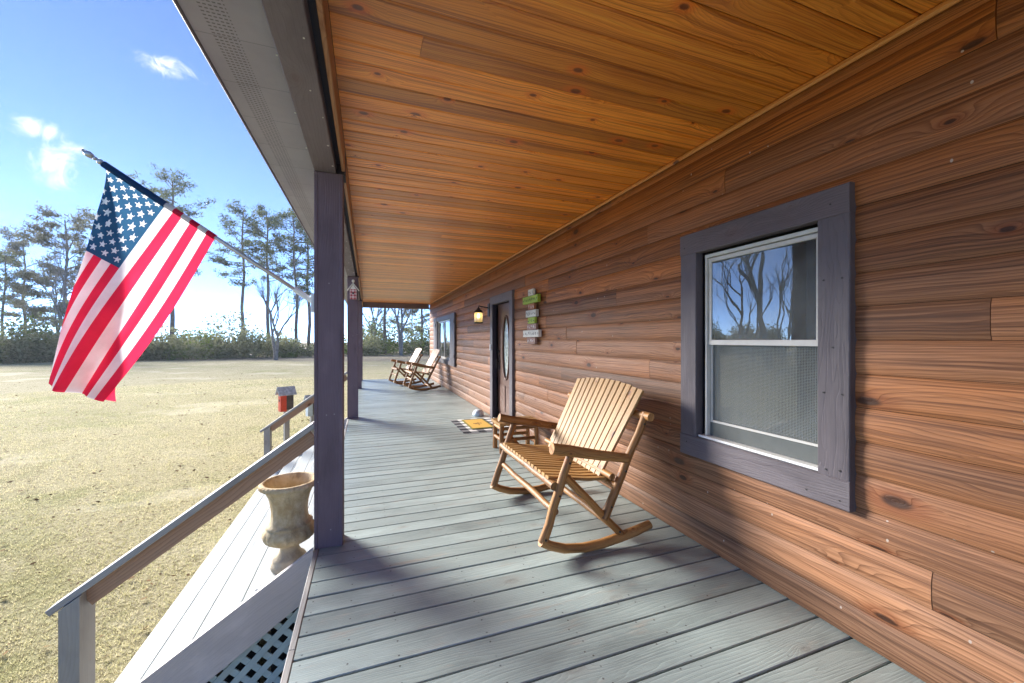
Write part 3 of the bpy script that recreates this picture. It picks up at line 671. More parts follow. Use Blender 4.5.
def flagpt(s, t):
    sf = .47 * min(1, t) ** .75
    r = pnt(1).lerp(R1, t); r.x += .03 * math.sin(PI * t); r.z += .02 * math.sin(PI * t); r.y += .05 * math.sin(PI * t * 1.1) * t
    f = pnt(0).lerp(F1, t); f.x += .015 * math.sin(PI * t); f.y += .02 * math.sin(2.2 * PI * t)
    if t == 0: return pnt(s)
    e = (r - f); el = e.length
    dist = s - sf
    arc = .06 * min(1, t * 2)
    k = dist / (1 - sf)
    if dist >= 0:
        p = f.lerp(r, k); p.y += .055 * t * (math.sin(k * 8.5 + 2.4 * t) - math.sin(2.4 * t)) * (1 - k ** 3) + .02 * t * (math.sin(k * 17 + 5 * t) - math.sin(5 * t)) * (1 - k ** 3) - .02 * min(1, t * 3) * math.sin(PI * min(1, k))
    else:
        q = -dist * .667 * .98 / el
        p = f.lerp(r, q); p.y += .05 * min(1, t * 3) * (1 - math.exp(-q * 14)) + .02 * (math.sin(q * 14 + t * 4) - math.sin(t * 4)) * t
    ease = min(1, t / .25)
    return pnt(s).lerp(p, ease ** .5) if t < .25 else p
NS, NT = 13 * 18, 240
STARS = [(7 / 13 * (row + 1) / 10, .02 + .38 * ((2 * q + (1 if row % 2 == 0 else 2)) / 12)) for row in range(9) for q in range(6 if row % 2 == 0 else 5)]
def in_star(s, t):
    for (cs_, ct_) in STARS:
        u_, v_ = (cs_ - s) * .667, (t - ct_) * 1.2
        r_ = math.hypot(u_, v_)
        if r_ < .0225:
            if r_ < .009: return True
            a_ = (math.atan2(v_, u_) + PI / 5) % (2 * PI / 5) - PI / 5      # angle from the nearest point of the star
            a_ = abs(a_)
            # edge from tip (R, 0) to notch (r, 36 deg)
            x_, y_ = r_ * math.cos(a_), r_ * math.sin(a_); nx, ny = .0092 * math.cos(PI / 5), .0092 * math.sin(PI / 5)
            if (nx - .0225) * (y_ - 0) - (ny - 0) * (x_ - .0225) >= 0: return True
    return False
b = MB(); g_ = [[b.vert(flagpt(i / NS, j / NT)) for j in range(NT + 1)] for i in range(NS + 1)]
for i in range(NS):
    st = i // 18
    for j in range(NT):
        t = (j + .5) / NT
        if t < .018: mi = 3 if st < 7 else (0 if st % 2 == 0 else 1)
        elif t < .40 and st < 7: mi = 1 if in_star((i + .5) / NS, t) else 2
        else: mi = 0 if st % 2 == 0 else 1
        b.face((g_[i][j], g_[i][j + 1], g_[i + 1][j + 1], g_[i + 1][j]), None, .5, mi)
fc = b.build('flag_cloth', [M['fred'], M['fwhite'], M['fblue'], M['fblue2']], flag, smooth=True)
b = MB()     # pole sleeve: cloth rolled round the pole
for k in range(13):
    if k < 7 and k != 0: continue
    s0, s1 = (0, 7 / 13) if k == 0 else (k / 13, (k + 1) / 13)
    pa, pb = pnt(s0), pnt(s1); b.tube([pa, pa.lerp(pb, .5), pb], 0.0175 if k else .020, 14, mi=2 if k == 0 else (0 if k % 2 == 0 else 1), cap=False)
b.build('sleeve', [M['fred'], M['fwhite'], M['fblue2']], fc, smooth=True)
# ------------------------------------------------------------------ log rocking chairs
def make_chair(label, W, nback, nseat, backw, group='log rocking chairs', backm='slat'):
    """local frame: x rearwards from the front tip, y from the near frame to the far frame"""
    t = thing('rocking_chair', (0, 0, 0), label, 'rocking chair', group)
    X0 = 1.03
    def P(x, y, z): return (x - X0, y, z)
    for sy in (0, W):
        b = MB(); pts = [P(1.03, sy, .125), P(1.10, sy, .085), P(1.20, sy, .050), P(1.34, sy, .031), P(1.48, sy, .033), P(1.62, sy, .052), P(1.74, sy, .072), P(1.87, sy, .100)]
        n_ = len(pts)
        for i in range(n_ - 1): pass
        b.tube(pts, [.030, .030, .030, .031, .031, .032, .033, .030], 12, wob=.04); rk = b.build('rocker', M['log'], t, smooth=False); smooth_by_angle(rk, 50)
        for nm, pa, pb, ra, rb in (('leg', P(1.045, sy, .115), P(1.232, sy, .645), .030, .027), ('back_post', P(1.49, sy, .20), P(1.84, sy, .885), .030, .027), ('brace', P(1.205, sy + (.01 if sy == 0 else -.01), .515), P(1.635, sy, .070), .027, .025)):
            b = MB(); m_ = [Vector(pa).lerp(Vector(pb), k / 5) + Vector((U(-.004, .004), U(-.004, .004), 0)) for k in range(6)]
            b.tube(m_, [ra + (rb - ra) * k / 5 + U(-.0015, .0015) for k in range(6)], 14, wob=.025)
            for f_ in ((.05, .55, .93) if nm == 'leg' else (.12, .45, .9) if nm == 'back_post' else (.93,)):
                c_ = m_[0].lerp(m_[-1], f_); sg_ = -1 if sy == 0 else 1; r_ = ra + (rb - ra) * f_
                b.tube([c_ + Vector((0, sg_ * (r_ - .004), 0)), c_ + Vector((0, sg_ * (r_ + .0025), 0))], .0075, 8, mi=1)
            smooth_by_angle(b.build(nm, [M['log'], M['black']], t), 50)
        b = MB(); yo = -.012 if sy == 0 else .012
        m_ = [Vector(P(1.10, sy + yo, .708)).lerp(Vector(P(1.665, sy + yo, .590)), k / 5) + Vector((0, 0, U(-.003, .003))) for k in range(6)]
        b.tube(m_, [.036, .037, .036, .035, .033, .032], 16, wob=.025); smooth_by_angle(b.build('armrest', M['log'], t), 50)
    for nm, pa, pb, r_ in (('stretcher', P(1.128, -.01, .30), P(1.128, W + .01, .30), .022), ('seat_rail', P(1.125, -.005, .463), P(1.125, W + .005, .463), .027), ('seat_rail', P(1.59, 0, .405), P(1.59, W, .405), .025), ('crossbar', P(1.833, -.055, .868), P(1.833, W + .055, .868), .030), ('stretcher', P(1.60, 0.0, .11), P(1.60, W, .11), .024)):
        b = MB(); m_ = [Vector(pa).lerp(Vector(pb), k / 7) + Vector((U(-.003, .003), 0, U(-.003, .003))) for k in range(8)]
        b.tube(m_, [r_ + U(-.0015, .0015) for _ in m_], 14, wob=.025); smooth_by_angle(b.build(nm, M['log'], t), 50)
    # seat: slats running front to back
    for k in range(nseat):
        yy = .055 + (W - .11) * (k + .5) / nseat; w = (W - .11) / nseat - .014; b = MB()
        pts = [P(1.112, yy, .497), P(1.25, yy, .476), P(1.40, yy, .450), P(1.555, yy, .437)]; rn = R(); u0 = rn * 20
        for i in range(3): b.beam(pts[i], Vector(pts[i + 1]) + (Vector(pts[i + 1]) - Vector(pts[i])).normalized() * .0005, w, .02, (0, 0, 1), .006, rn, u0=u0 + .15 * i)
        b.build('seat_slat', M['slat'], t)
    # back: fan of vertical slats with an arched top
    bw0 = W - .15; bw1 = backw
    for k in range(nback):
        f = (k + .5) / nback; c = f - .5
        yb_ = W / 2 + c * bw0 * .93; yt = W / 2 + c * bw1; zt_ = 1.075 - .17 * c * c - .003 * (k % 2); w = bw1 / nback - .008
        lean = (1.855 - 1.53) / (1.03 - .44)
        pb_ = Vector(P(1.525, yb_, .43)); pt_ = Vector(P(1.525 + lean * (zt_ - .43), yt, zt_)); b = MB()
        b.beam(pb_, pt_, w, .02, (-1, 0, .5), .006); b.build('back_slat', M[backm], t)
    b = MB(); b.tube([P(1.56, .0, .47), P(1.56, W, .47)], .024, 12); smooth_by_angle(b.build('crossbar', M['log'], t), 50)
    return t
random.seed(31)
ch = make_chair('wide pale log rocking chair on the deck near the near window', 1.045, 13, 15, .955)
ch.location = (1.03, 2.29, 0)
ch2 = make_chair('slim log rocking chair near the far window, closer of the far pair', .70, 4, 8, .66, backm='log')
ch2.location = (1.05, 11.05, 0); ch2.rotation_euler.z = math.radians(6)
ch3 = copy_tree(ch2); ch3['label'] = 'farthest log rocking chair, beyond its twin near the porch end'; ch3.location = (.76, 12.6, 0); ch2.scale = ch3.scale = (1.06, 1.06, 1.06); ch3.rotation_euler.z = math.radians(9)

# side table
tb = thing('side_table', (1.75, 4.85, 0), 'low log side table behind the wide rocking chair', 'side table')
ya, yb, xa, xb = 4.64, 4.92, 1.56, 2.02
b = MB()
for k in range(3): b.beam((xa - .04, ya - .06 + .125 * k + .07, .358), (xb + .05, ya - .06 + .125 * k + .07, .358), .12, .038, (0, 0, 1), .008)
b.build('tabletop', M['slat'], tb)
for x in (xa, xb):
    for y in (ya, yb): b = MB(); b.tube([(x, y, 0.001), (x + U(-.005, .005), y, .2), (x, y, .338)], [.031, .029, .028], 12, wob=.03); smooth_by_angle(b.build('leg', M['log'], tb), 50)
for (p, q) in (((xa, ya, .16), (xb, ya, .16)), ((xa, yb, .16), (xb, yb, .16)), ((xa, ya, .30), (xb, ya, .30)), ((xa, ya, .30), (xa, yb, .30)), ((xb, ya, .30), (xb, yb, .30)), ((xa, ya + .02, .16), (xa, yb, .16))):
    b = MB(); b.tube([p, q], .022, 10); smooth_by_angle(b.build('rail', M['log'], tb), 50)

# ------------------------------------------------------------------ rug, mat, stone
def checkmat():
    g = G('checked_rug'); x, y, z = g.sep(g.n('ShaderNodeNewGeometry').outputs['Position'])
    a = g.m('LESS_THAN', g.m('FRACT', g.m('DIVIDE', g.m('SUBTRACT', x, 1.35), .236)), .5); c_ = g.m('LESS_THAN', g.m('FRACT', g.m('DIVIDE', g.m('SUBTRACT', y, 5.78), .21)), .5)
    s_ = g.m('ADD', a, c_); w = g.noise(g.obj(), 300, 2)
    col = g.mix(g.step(s_, .4, .6), (.66, .66, .63), (.20, .20, .21)); col = g.mix(g.step(s_, 1.4, 1.6), col, (.018, .018, .025))
    g.pr(col, .95, g.bump(w, .5, .003), spec=.1); return g.mat
M['check'] = checkmat()
rug = thing('area_rug', (1.7, 6.3, 0.002), 'black and white checked rug on the deck at the door', 'rug')
b = MB(); b.box(1.35, 2.06, 5.78, 6.82, .003, .009, 1, .002); b.build('woven_field', M['check'], rug)
b = MB()
for yy in (5.772, 6.828):
    for k in range(60): x = 1.355 + k * .0119; b.beam((x, yy - .016, .005), (x, yy + .012, .0055), .005, .003)
b.build('fringe', M['fwhite'], rug)
def coir():
    g = G('golden_coir_mat'); o = g.n('ShaderNodeNewGeometry').outputs['Position']; x, y, z = g.sep(o); n = g.noise(o, 220, 2)
    cx = g.m('ABSOLUTE', g.m('DIVIDE', g.m('SUBTRACT', x, 1.71), .185)); cy = g.m('ABSOLUTE', g.m('DIVIDE', g.m('SUBTRACT', y, 6.35), .37))
    bd = g.m('GREATER_THAN', g.m('MAXIMUM', cx, cy), .86)
    pat = g.m('MULTIPLY', g.m('LESS_THAN', g.m('ADD', cx, cy), .42), g.m('GREATER_THAN', g.noise(o, 22, 2), .5))
    c = g.mix(n, (.55, .30, .055), (.72, .45, .12)); c = g.mix(bd, c, (.20, .18, .05)); c = g.mix(g.m('MULTIPLY', pat, .8), c, (.10, .06, .03))
    g.pr(c, .95, g.bump(n, .8, .006), spec=.1); return g.mat
mat_ = thing('doormat', (1.71, 6.35, .0095), 'golden doormat with dark border lying on the checked rug', 'doormat')
b = MB(); b.box(1.525, 1.895, 5.98, 6.72, .0095, .022, 1, .003); b.build('coir_field', coir(), mat_)
stone = thing('doorstop_stone', (1.93, 7.12, 0), 'pale blue grey rounded stone on the deck against the wall by the door', 'stone')
b = MB(); rings = 9
prof = [(.095, 0)] + [(.105 * math.cos(a_) ** .7, .01 + .10 * math.sin(a_)) for a_ in np.linspace(.05, PI / 2 - .08, 9)]
b.lathe(prof, 20, (1.93, 7.12, .001), lambda i, a_, r, z_: .008 * math.sin(a_ * 3 + 1) + .004 * math.sin(a_ * 7)); b.build('stone_body', M['stonegrey'], stone, (1.93, 7.12, 0), True)

# ------------------------------------------------------------------ wall lantern
ln_ = thing('wall_lantern', (2.1, 6.99, 1.85), 'black iron wall lantern with glowing amber glass left of the door', 'lantern')
LX, LY, LZ = 1.90, 6.99, 1.80
b = MB(); b.box(2.085, 2.104, LY - .05, LY + .05, 1.83, 2.07, 2, .004); b.build('backplate', M['black'], ln_)
b = MB(); b.tube([(2.09, LY, 1.99), (2.02, LY, 2.0), (1.95, LY, 2.01), (1.905, LY, 2.02), (1.90, LY, 1.985)], .011, 8); b.build('arm', M['black'], ln_)
b = MB(); b.lathe([(.008, .20), (.014, .185), (.03, .172), (.036, .155), (.06, .14), (.085, .105), (.088, .098), (.0, .10)], 24, (LX, LY, LZ)); b.build('hood', M['black'], ln_, smooth=True)
b = MB(); b.lathe([(.078, -.098), (.082, -.09), (.082, -.075), (.0, -.074)], 24, (LX, LY, LZ)); b.build('base_ring', M['black'], ln_, smooth=True)
g = G('amber_seeded_glass'); tl = g.n('ShaderNodeBsdfTranslucent', {'Color': (.8, .68, .42, 1)}); tr = g.n('ShaderNodeBsdfTransparent', {'Color': (.95, .82, .5, 1)}); gl = g.n('ShaderNodeBsdfGlossy', {'Roughness': .1})
m1 = g.n('ShaderNodeMixShader', {0: .45, 1: tl.outputs[0], 2: tr.outputs[0]}); g.surf(g.n('ShaderNodeMixShader', {0: .08, 1: m1.outputs[0], 2: gl.outputs[0]}).outputs[0])
b = MB(); b.lathe([(.072, -.074), (.074, -.05), (.074, .08), (.068, .098)], 28, (LX, LY, LZ)); gz = b.build('glass_shade', g.mat, ln_, smooth=True)
gb = G('lit_bulb'); gb.surf(gb.n('ShaderNodeEmission', {'Color': (1, .8, .45, 1), 'Strength': 1.8}).outputs[0])
b = MB(); b.lathe([(.004, .09), (.012, .085), (.013, .07), (.024, .05), (.028, .03), (.02, .008), (.004, .0)], 14, (LX, LY, LZ)); b.build('bulb', gb.mat, ln_, smooth=True)

# ------------------------------------------------------------------ stacked board sign
sg = thing('wooden_sign', (2.08, 4.92, 1.35), 'stacked board sign in green white and brown on the wall right of the door', 'sign')
M['sg'] = wood('sign_green', (.3, .4, .06), (.2, .3, .04), paint=(.33, .46, .05), paint_keep=.9, tone=.05, knots=.1); M['sw'] = wood('sign_white', (.7, .68, .6), (.4, .36, .3), paint=(.66, .65, .58), paint_keep=.8, tone=.05, knots=.1)
M['sb'] = wood('sign_brown', (.42, .27, .2), (.2, .11, .08), paint=(.33, .2, .16), paint_keep=.7, tone=.05, knots=.2); M['sr'] = wood('sign_red', (.40, .19, .11), (.2, .08, .05), paint=(.36, .15, .075), paint_keep=.7, tone=.05, knots=.2)
spec = [('sw', .20, .092, .0), ('sg', .60, .105, .01), ('sr', .24, .088, .0), ('sw', .40, .098, .01), ('sg', .27, .088, .0), ('sb', .36, .085, .0), ('sw', .62, .098, .01), ('sb', .32, .092, .0)]
zt = 2.088; zb_last = 1.346; yc = 4.92
sc_ = (zt - zb_last) / sum(q[1 + 1] for q in spec)
random.seed(77)
zz = zt
for i, (mk, wd, h, ex) in enumerate(spec):
    h *= sc_; m = MB(); oy = U(-.02, .02)
    wd *= .86; m.box(2.066 - ex, 2.099, yc + oy - wd / 2, yc + oy + wd / 2, zz - h + .003, zz - .002, 1, .004); bd = m.build('board', M[mk], sg)
    # small painted lettering strokes, too small in the photo to read
    m = MB(); nl = int(wd / .055); xf = 2.0645 - ex
    for q in range(nl):
        yl = yc + oy + wd / 2 - .03 - q * (wd - .06) / max(1, nl - 1) if nl > 1 else yc + oy
        pts = [(xf, yl + U(-.014, .014), zz - h / 2 + U(-.022, .022)) for _ in range(4)]
        for e in range(3): m.beam(pts[e], pts[e + 1], .0022, .007, (1, 0, 0) if False else (0, .3, .9), .0005)
    m.build('lettering', M['black'] if mk in ('sw', 'sg') else M['white'], bd)
    zz -= h
b = MB(); b.box(2.0995, 2.112, yc - .06, yc + .06, zb_last + .02, zt - .02, 2, .002); b.build('backing', M['black'], sg)

# ------------------------------------------------------------------ ornament on post 2
orn = thing('hanging_ornament', (-.26, 7.56, 2.14), 'small red and white birdhouse ornament hanging high on the second porch post', 'ornament')
OX, OY, OZ = -.235, 7.50, 2.12
b = MB(); b.box(OX - .055, OX + .055, OY - .045, OY + .045, OZ, OZ + .17, 2, .004)
def checkred():
    g = G('red_white_check'); x, y, z = g.sep(g.obj()); k = g.m('ADD', g.m('LESS_THAN', g.m('FRACT', g.m('MULTIPLY', x, 18.)), .5), g.m('LESS_THAN', g.m('FRACT', g.m('MULTIPLY', z, 18.)), .5))
    g.pr(g.mix(g.m('MULTIPLY', k, .5), (.75, .62, .62), (.42, .04, .06)), .6); return g.mat
b.build('body', checkred(), orn)
b = MB(); v = [b.vert(p) for p in ((OX - .05, OY - .044, OZ + .17), (OX + .05, OY - .044, OZ + .17), (OX, OY - .044, OZ + .25), (OX - .05, OY + .044, OZ + .17), (OX + .05, OY + .044, OZ + .17), (OX, OY + .044, OZ + .25))]
b.face((0, 1, 2)); b.face((5, 4, 3)); b.face((0, 2, 5, 3)); b.face((1, 4, 5, 2)); b.build('gable', M['white'], orn)
b = MB(); b.beam((OX - .095, OY, OZ + .15), (OX + .002, OY, OZ + .275), .13, .012, (0, 0, 1)); b.beam((OX + .095, OY, OZ + .15), (OX - .002, OY, OZ + .275), .13, .012, (0, 0, 1)); b.build('roof', M['white'], orn)
b = MB(); b.tube([(OX, OY - .047, OZ + .10), (OX, OY - .045, OZ + .10)], .018, 12); b.build('entrance', M['black'], orn)
b = MB(); b.tube([(OX, OY, OZ + .27), (OX, OY, OZ + .33), (OX, 7.579, OZ + .30)], .003, 6); b.build('hanger', M['white'], orn)
b = MB(); b.lathe([(.002, 0), (.02, .01), (.026, .03), (.018, .05), (.002, .06)], 12, (OX, OY - .02, OZ + .285)); b.build('finial', M['white'], orn, smooth=True)

# ------------------------------------------------------------------ yard birdhouses
def birdhouse(x, y, zb, body, roofm, label, rz=0):
    t = thing('birdhouse', (x, y, GZ), label, 'birdhouse'); t.rotation_euler.z = rz
    m = MB(); m.box(x - .045, x + .045, y - .045, y + .045, GZ - .1, zb + .02, 2, .004); m.build('post', M['rail'], t)
    w = .072; h = .33; m = MB(); m.box(x - .13, x - .02, y - w, y + w, zb - .03, zb + h, 2, .005); m.build('front_box', body, t)
    m = MB(); m.box(x - .019, x + .11, y - w * .97, y + w * .97, zb, zb + h, 2, .004); m.build('back_box', M['dark2'], t)
    m = MB(); v = [m.vert(p) for p in ((x - .129, y - w, zb + h + .001), (x - .129, y + w, zb + h + .001), (x - .129, y, zb + h + .11), (x + .109, y - w, zb + h + .001), (x + .109, y + w, zb + h + .001), (x + .109, y, zb + h + .11))]
    m.face((0, 2, 1)); m.face((3, 4, 5)); m.face((0, 3, 5, 2)); m.face((1, 2, 5, 4)); m.build('gable', M['dark2'], t)
    m = MB()
    for q in (-1, 1): m.beam((x - .01, y + q * (w + .045), zb + h - .035), (x - .01, y - q * .002, zb + h + .128), .33, .014, (0, 0, 1), .003)
    m.build('roof', roofm, t)
    m = MB(); m.tube([(x - .134, y, zb + .19), (x - .129, y, zb + .19)], .026, 14); m.build('entrance', M['black'], t)
    return t
M['dark2'] = plain('weathered_dark_board', (.09, .075, .065), .8, var=.3); M['orange'] = plain('faded_red_paint', (.62, .07, .03), .55, var=.15); M['palewood'] = plain('weathered_grey_roof', (.52, .55, .55), .7, var=.25, scale=20); M['paleblue'] = plain('pale_blue_paint', (.50, .60, .64), .6, var=.15)
x_, y_ = at(286.5, 8.0); birdhouse(x_, y_, .0, M['orange'], M['palewood'], 'red fronted birdhouse on a wooden post on the lawn by the steps', rz=math.radians(28))
x_, y_ = at(312.5, 9.4); birdhouse(x_, y_, -.36, M['paleblue'], M['paleblue'], 'pale blue birdhouse on a post half hidden behind the near porch post', rz=math.radians(28))

# ------------------------------------------------------------------ trees
class Leaves:
    def __init__(s): s.q = []; s.r = []
    def quad(s, p, size, asp, nrm_bias=None, rnd=None):
        d = np.random.normal(size=3); d /= np.linalg.norm(d); e = np.cross(d, np.random.normal(size=3)); e /= np.linalg.norm(e)
        p = np.array(p); a, bb = d * size, e * size * asp
        s.q.append([p - a, p + bb, p + a, p - bb]); s.r.append(np.random.random() if rnd is None else rnd)
    def build(s, name, mat, parent=None):
        o = tri_mesh(name, np.array(s.q), np.clip(np.array(s.r), 0, 1), mat, 4)
        if parent is not None: o.parent = parent
        return o
def pine(seed, h, cs, cr, lean=0, name='pine_tree', mat='needle', dens=48):
    random.seed(seed); np.random.seed(seed)
    t = thing(name, (0, 0, 0), '', 'pine tree' if name == 'pine_tree' else 'tree', None)
    b = MB(); n = 9; tr = [Vector((lean * (k / n) ** 2 * h * .06 + .12 * math.sin(k * 1.3 + seed), .1 * math.cos(k * 1.7 + seed), h * k / n)) for k in range(n + 1)]
    tr[0].x = tr[0].y = 0
    b.tube(tr, [.24 * (1 - .78 * k / n) * h / 20 + .02 for k in range(n + 1)], 9)
    def tp(z):
        k = min(n - .001, max(0, z / h * n)); i = int(k); return tr[i].lerp(tr[i + 1], k - i)
    lv = Leaves(); nl = int(15 + h * .75)
    for i in range(nl):
        f = (i + U(0, 1)) / nl; z = h * (cs + (1 - cs) * f); a = U(0, 2 * PI)
        prof = (.35 + .65 * math.sin(PI * min(1, f * .9 + .12)) ) * U(.45, 1.15)
        L = cr * prof; p0 = tp(z); tilt = U(-.05, .45) + .35 * f
        d = Vector((math.cos(a), math.sin(a), tilt)); p1 = p0 + d * L * .55 + Vector((0, 0, -.04 * L)); p2 = p0 + d * L + Vector((0, 0, .08 * L))
        b.tube([p0, p1, p2], [.06 * L / cr + .025, .04, .015], 5, cap=False)
        if f < .12 and R() < .5: continue
        for q in range(int(2 + L * 1.5)):
            w = U(.45, 1.08); c = (p0.lerp(p1, w / .55) if w < .55 else p1.lerp(p2, (w - .55) / .45)) + Vector((U(-.5, .5), U(-.5, .5), U(-.1, .35)))
            rr = U(.45, .95); tone = U(.15, .75)
            for e in range(int(dens * rr)):
                v_ = np.random.normal(size=3) * np.array([.5, .5, .27]) * rr
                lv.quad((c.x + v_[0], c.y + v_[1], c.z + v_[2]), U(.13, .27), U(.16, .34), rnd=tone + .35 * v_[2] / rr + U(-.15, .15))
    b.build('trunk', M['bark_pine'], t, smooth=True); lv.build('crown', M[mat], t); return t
def branchy(b, p, d, L, r, depth, tips, spread=.55, up=.12, nmin=2, nmax=3, seg=3):
    pts = [p]; q = Vector(p); dd = Vector(d)
    for k in range(seg):
        dd = (dd + Vector((U(-.14, .14), U(-.14, .14), U(-.05, .12)))).normalized(); q = q + dd * L / seg; pts.append(Vector(q))
    b.tube(pts, [r * (1 - .45 * k / seg) for k in range(seg + 1)], 6 if r > .05 else 4 if r > .018 else 3, cap=False)
    tips.append((pts[-1], depth))
    if depth == 0: return
    for k in range(random.randint(nmin, nmax)):
        a = U(0, 2 * PI); o = dd.orthogonal().normalized(); o2 = dd.cross(o); nd = (dd * U(.75, 1) + (o * math.cos(a) + o2 * math.sin(a)) * U(.5, 1.2) * spread + Vector((0, 0, up))).normalized()
        st = pts[random.choice([2, 3, 3])] if seg >= 3 else pts[-1]
        branchy(b, st, nd, L * U(.58, .85), r * U(.5, .66), depth - 1, tips, spread, up, nmin, nmax, seg)
def bare_tree(seed, h, r, depth=6, spread=.6, label='', leaves=0, multi=1, name='bare_tree', up=.12, mat='greyleaf', nmin=2, nmax=3):
    random.seed(seed); np.random.seed(seed)
    t = thing(name, (0, 0, 0), label, 'tree'); b = MB(); tips = []
    for m_ in range(multi): branchy(b, Vector((U(-.1, .1) * (multi > 1), U(-.1, .1) * (multi > 1), -.05)), Vector((U(-.25, .25) * (multi > 1), U(-.2, .2) * (multi > 1), 1)).normalized(), h * .30, r, depth, tips, spread, up, nmin, nmax)
    b.build('trunk', M['bark_grey'], t, smooth=True)
    if leaves:
        lv = Leaves()
        for (p, dp) in tips:
            if dp > 2: continue
            tone = U(.1, .9); rr = U(.35, .8)
            for e in range(leaves):
                v_ = np.random.normal(size=3) * np.array([.55, .55, .28]) * rr; lv.quad((p.x + v_[0], p.y + v_[1], p.z + v_[2]), U(.07, .16), U(.3, .6), rnd=tone + U(-.25, .25))
        lv.build('crown', M[mat], t)
    return t
def place(o, px, d, label=None, rz=None, s=1.0):
    x, y = at(px, d); o.location = (x, y, GZ); o.scale = (s, s, s); o.rotation_euler.z = U(0, 6.28) if rz is None else rz
    if label: o['label'] = label
    return o
pA, pB, pC = pine(1, 22, .46, 4.6), pine(2, 21, .50, 4.0, .6), pine(3, 20, .36, 4.3, -.5)
place(pA, 243, 60, 'tall flat topped pine, leftmost of the four right of the flag', 1.0, 1.0)
place(pB, 268, 62, 'tall pine behind the small bare tree, second right of the flag', 2.0, 1.06)
place(pC, 297, 58, 'bushy pine, third of the four right of the flag', .3, 1.02)
place(copy_tree(pB), 309, 64, 'slim pine closest to the left side of the near porch post', 4.2, 1.08)
place(copy_tree(pA), 172, 58, 'tall pine whose top shows just above the flag', 2.6, 1.17)
place(copy_tree(pC), 2, 47, 'pine with a bare trunk at the left picture edge', 3.3, .62)
place(copy_tree(pB), 385, 66, 'pine with a straight trunk at the left of the far porch opening', 1.1, 1.0)
place(copy_tree(pC), 422, 68, 'dense pine beside the house corner in the far porch opening', 5.1, .95)
place(copy_tree(pA), 433, 74, 'pine trunk mostly hidden behind the house corner at the porch end', .7, .9)
for o in [q for q in bpy.data.objects if q.name.startswith('pine_tree')]: o['group'] = 'pines at the edge of the woods'
place(pine(5, 17.5, .10, 6.2, 0, 'spreading_tree', 'greyleaf', 105), 66, 50, 'broad grey green tree at the left behind the flag', .4, 1.0)
place(bare_tree(12, 17, .20, 5, .4, name='bare_tree', multi=2, up=.3), 64, 46, 'thin leafless trunk rising above the broad grey tree left of the flag', .9, 1.0)
place(bare_tree(13, 10.5, .22, 6, .55, multi=2, up=.28), 276, 46.5, 'small leafless tree standing alone at the lawn edge', 1.3, 1.0)
place(bare_tree(14, 19, .26, 6, .5, multi=2), 401, 60, 'grey leafless tree in the middle of the far porch opening', 2.0, 1.0)
place(bare_tree(15, 20, .40, 6, .6), -520, 13, 'large leafless tree left of the porch, reflected in the near window', 2.0, 1.0)
place(bare_tree(16, 18, .28, 6, .6), -420, 20, 'leafless tree at the lawn edge, reflected in the near window', .5, 1.0)
place(copy_tree(bpy.data.objects['bare_tree.004']), -900, 11, 'second leafless tree far left, reflected in the near window', 4.0, .9) if 'bare_tree.004' in bpy.data.objects else None

place(copy_tree(bpy.data.objects['bare_tree.002']), 372, 66, 'leafless tree at the left edge of the far porch opening', 3.0, .8)
place(copy_tree(bpy.data.objects['spreading_tree']), 412, 80, 'grey green tree deep in the woods behind the far porch opening', 2.2, .75)
place(copy_tree(bpy.data.objects['spreading_tree']), 24, 60, 'grey green tree at the far left, behind the broad one', 1.2, 1.0)
for i_, (px_, d_) in enumerate(((-470, 17), (-640, 14), (-800, 12.5))): place(copy_tree(bpy.data.objects['bare_tree']), px_, d_, ('slim leafless twin trunked tree far left of the porch, nearest the flag side', 'slim leafless twin trunked tree far left of the porch, between its two twins', 'slim leafless twin trunked tree far left of the porch, farthest from the flag')[i_], i_ * 1.7, .8)
# undergrowth: one uncountable mass along the edge of the woods
random.seed(50); np.random.seed(50)
def edge_d(px): return 1 / (.02564 - px * 2.34e-5)
Q, RN, Q2, RN2 = [], [], [], []
for k in range(520):
    px = U(-700, 470); d = edge_d(px) * U(1.0, 1.22); x, y = at(px, d)
    hh = U(1.3, 6.2) * (1.5 if px > 345 else 1) * (1.15 if R() < .25 else .8) * (.8 + .3 * math.sin(px * .035)) ; rr = U(1.2, 2.4); tone = U(.1, .9); n = int(150 * rr)
    v_ = np.random.normal(size=(n, 3)); v_ = v_ / np.linalg.norm(v_, axis=1)[:, None] * (np.random.random((n, 1)) ** .45) * np.array([rr, rr, hh * .5]) * (1 + .25 * np.random.random((n, 1))) + np.array([x, y, GZ + hh * .46]); v_[:, 2] = np.maximum(v_[:, 2], GZ + .05)
    tgt = (Q, RN) if R() < .62 or px < 330 and R() < .6 else (Q2, RN2)
    for c in v_:
        dd = np.random.normal(size=3); dd /= np.linalg.norm(dd); e = np.cross(dd, np.random.normal(size=3)); e /= np.linalg.norm(e); s = U(.10, .27)
        tgt[0].append([c - dd * s, c + e * s * .5, c + dd * s, c - e * s * .5]); tgt[1].append(min(1, max(0, tone + U(-.25, .25))))
V_ = np.array(Q + Q2); me_o = tri_mesh('undergrowth', V_, np.array(RN + RN2), M['shrub'], 4)
me_o.data.materials.append(M['shrub2']); mi = np.zeros(len(V_), dtype=np.int32); mi[len(Q):] = 1; me_o.data.polygons.foreach_set('material_index', mi)
tag(me_o, 'low mass of grey green shrubs along the edge of the woods', 'undergrowth', kind='stuff')

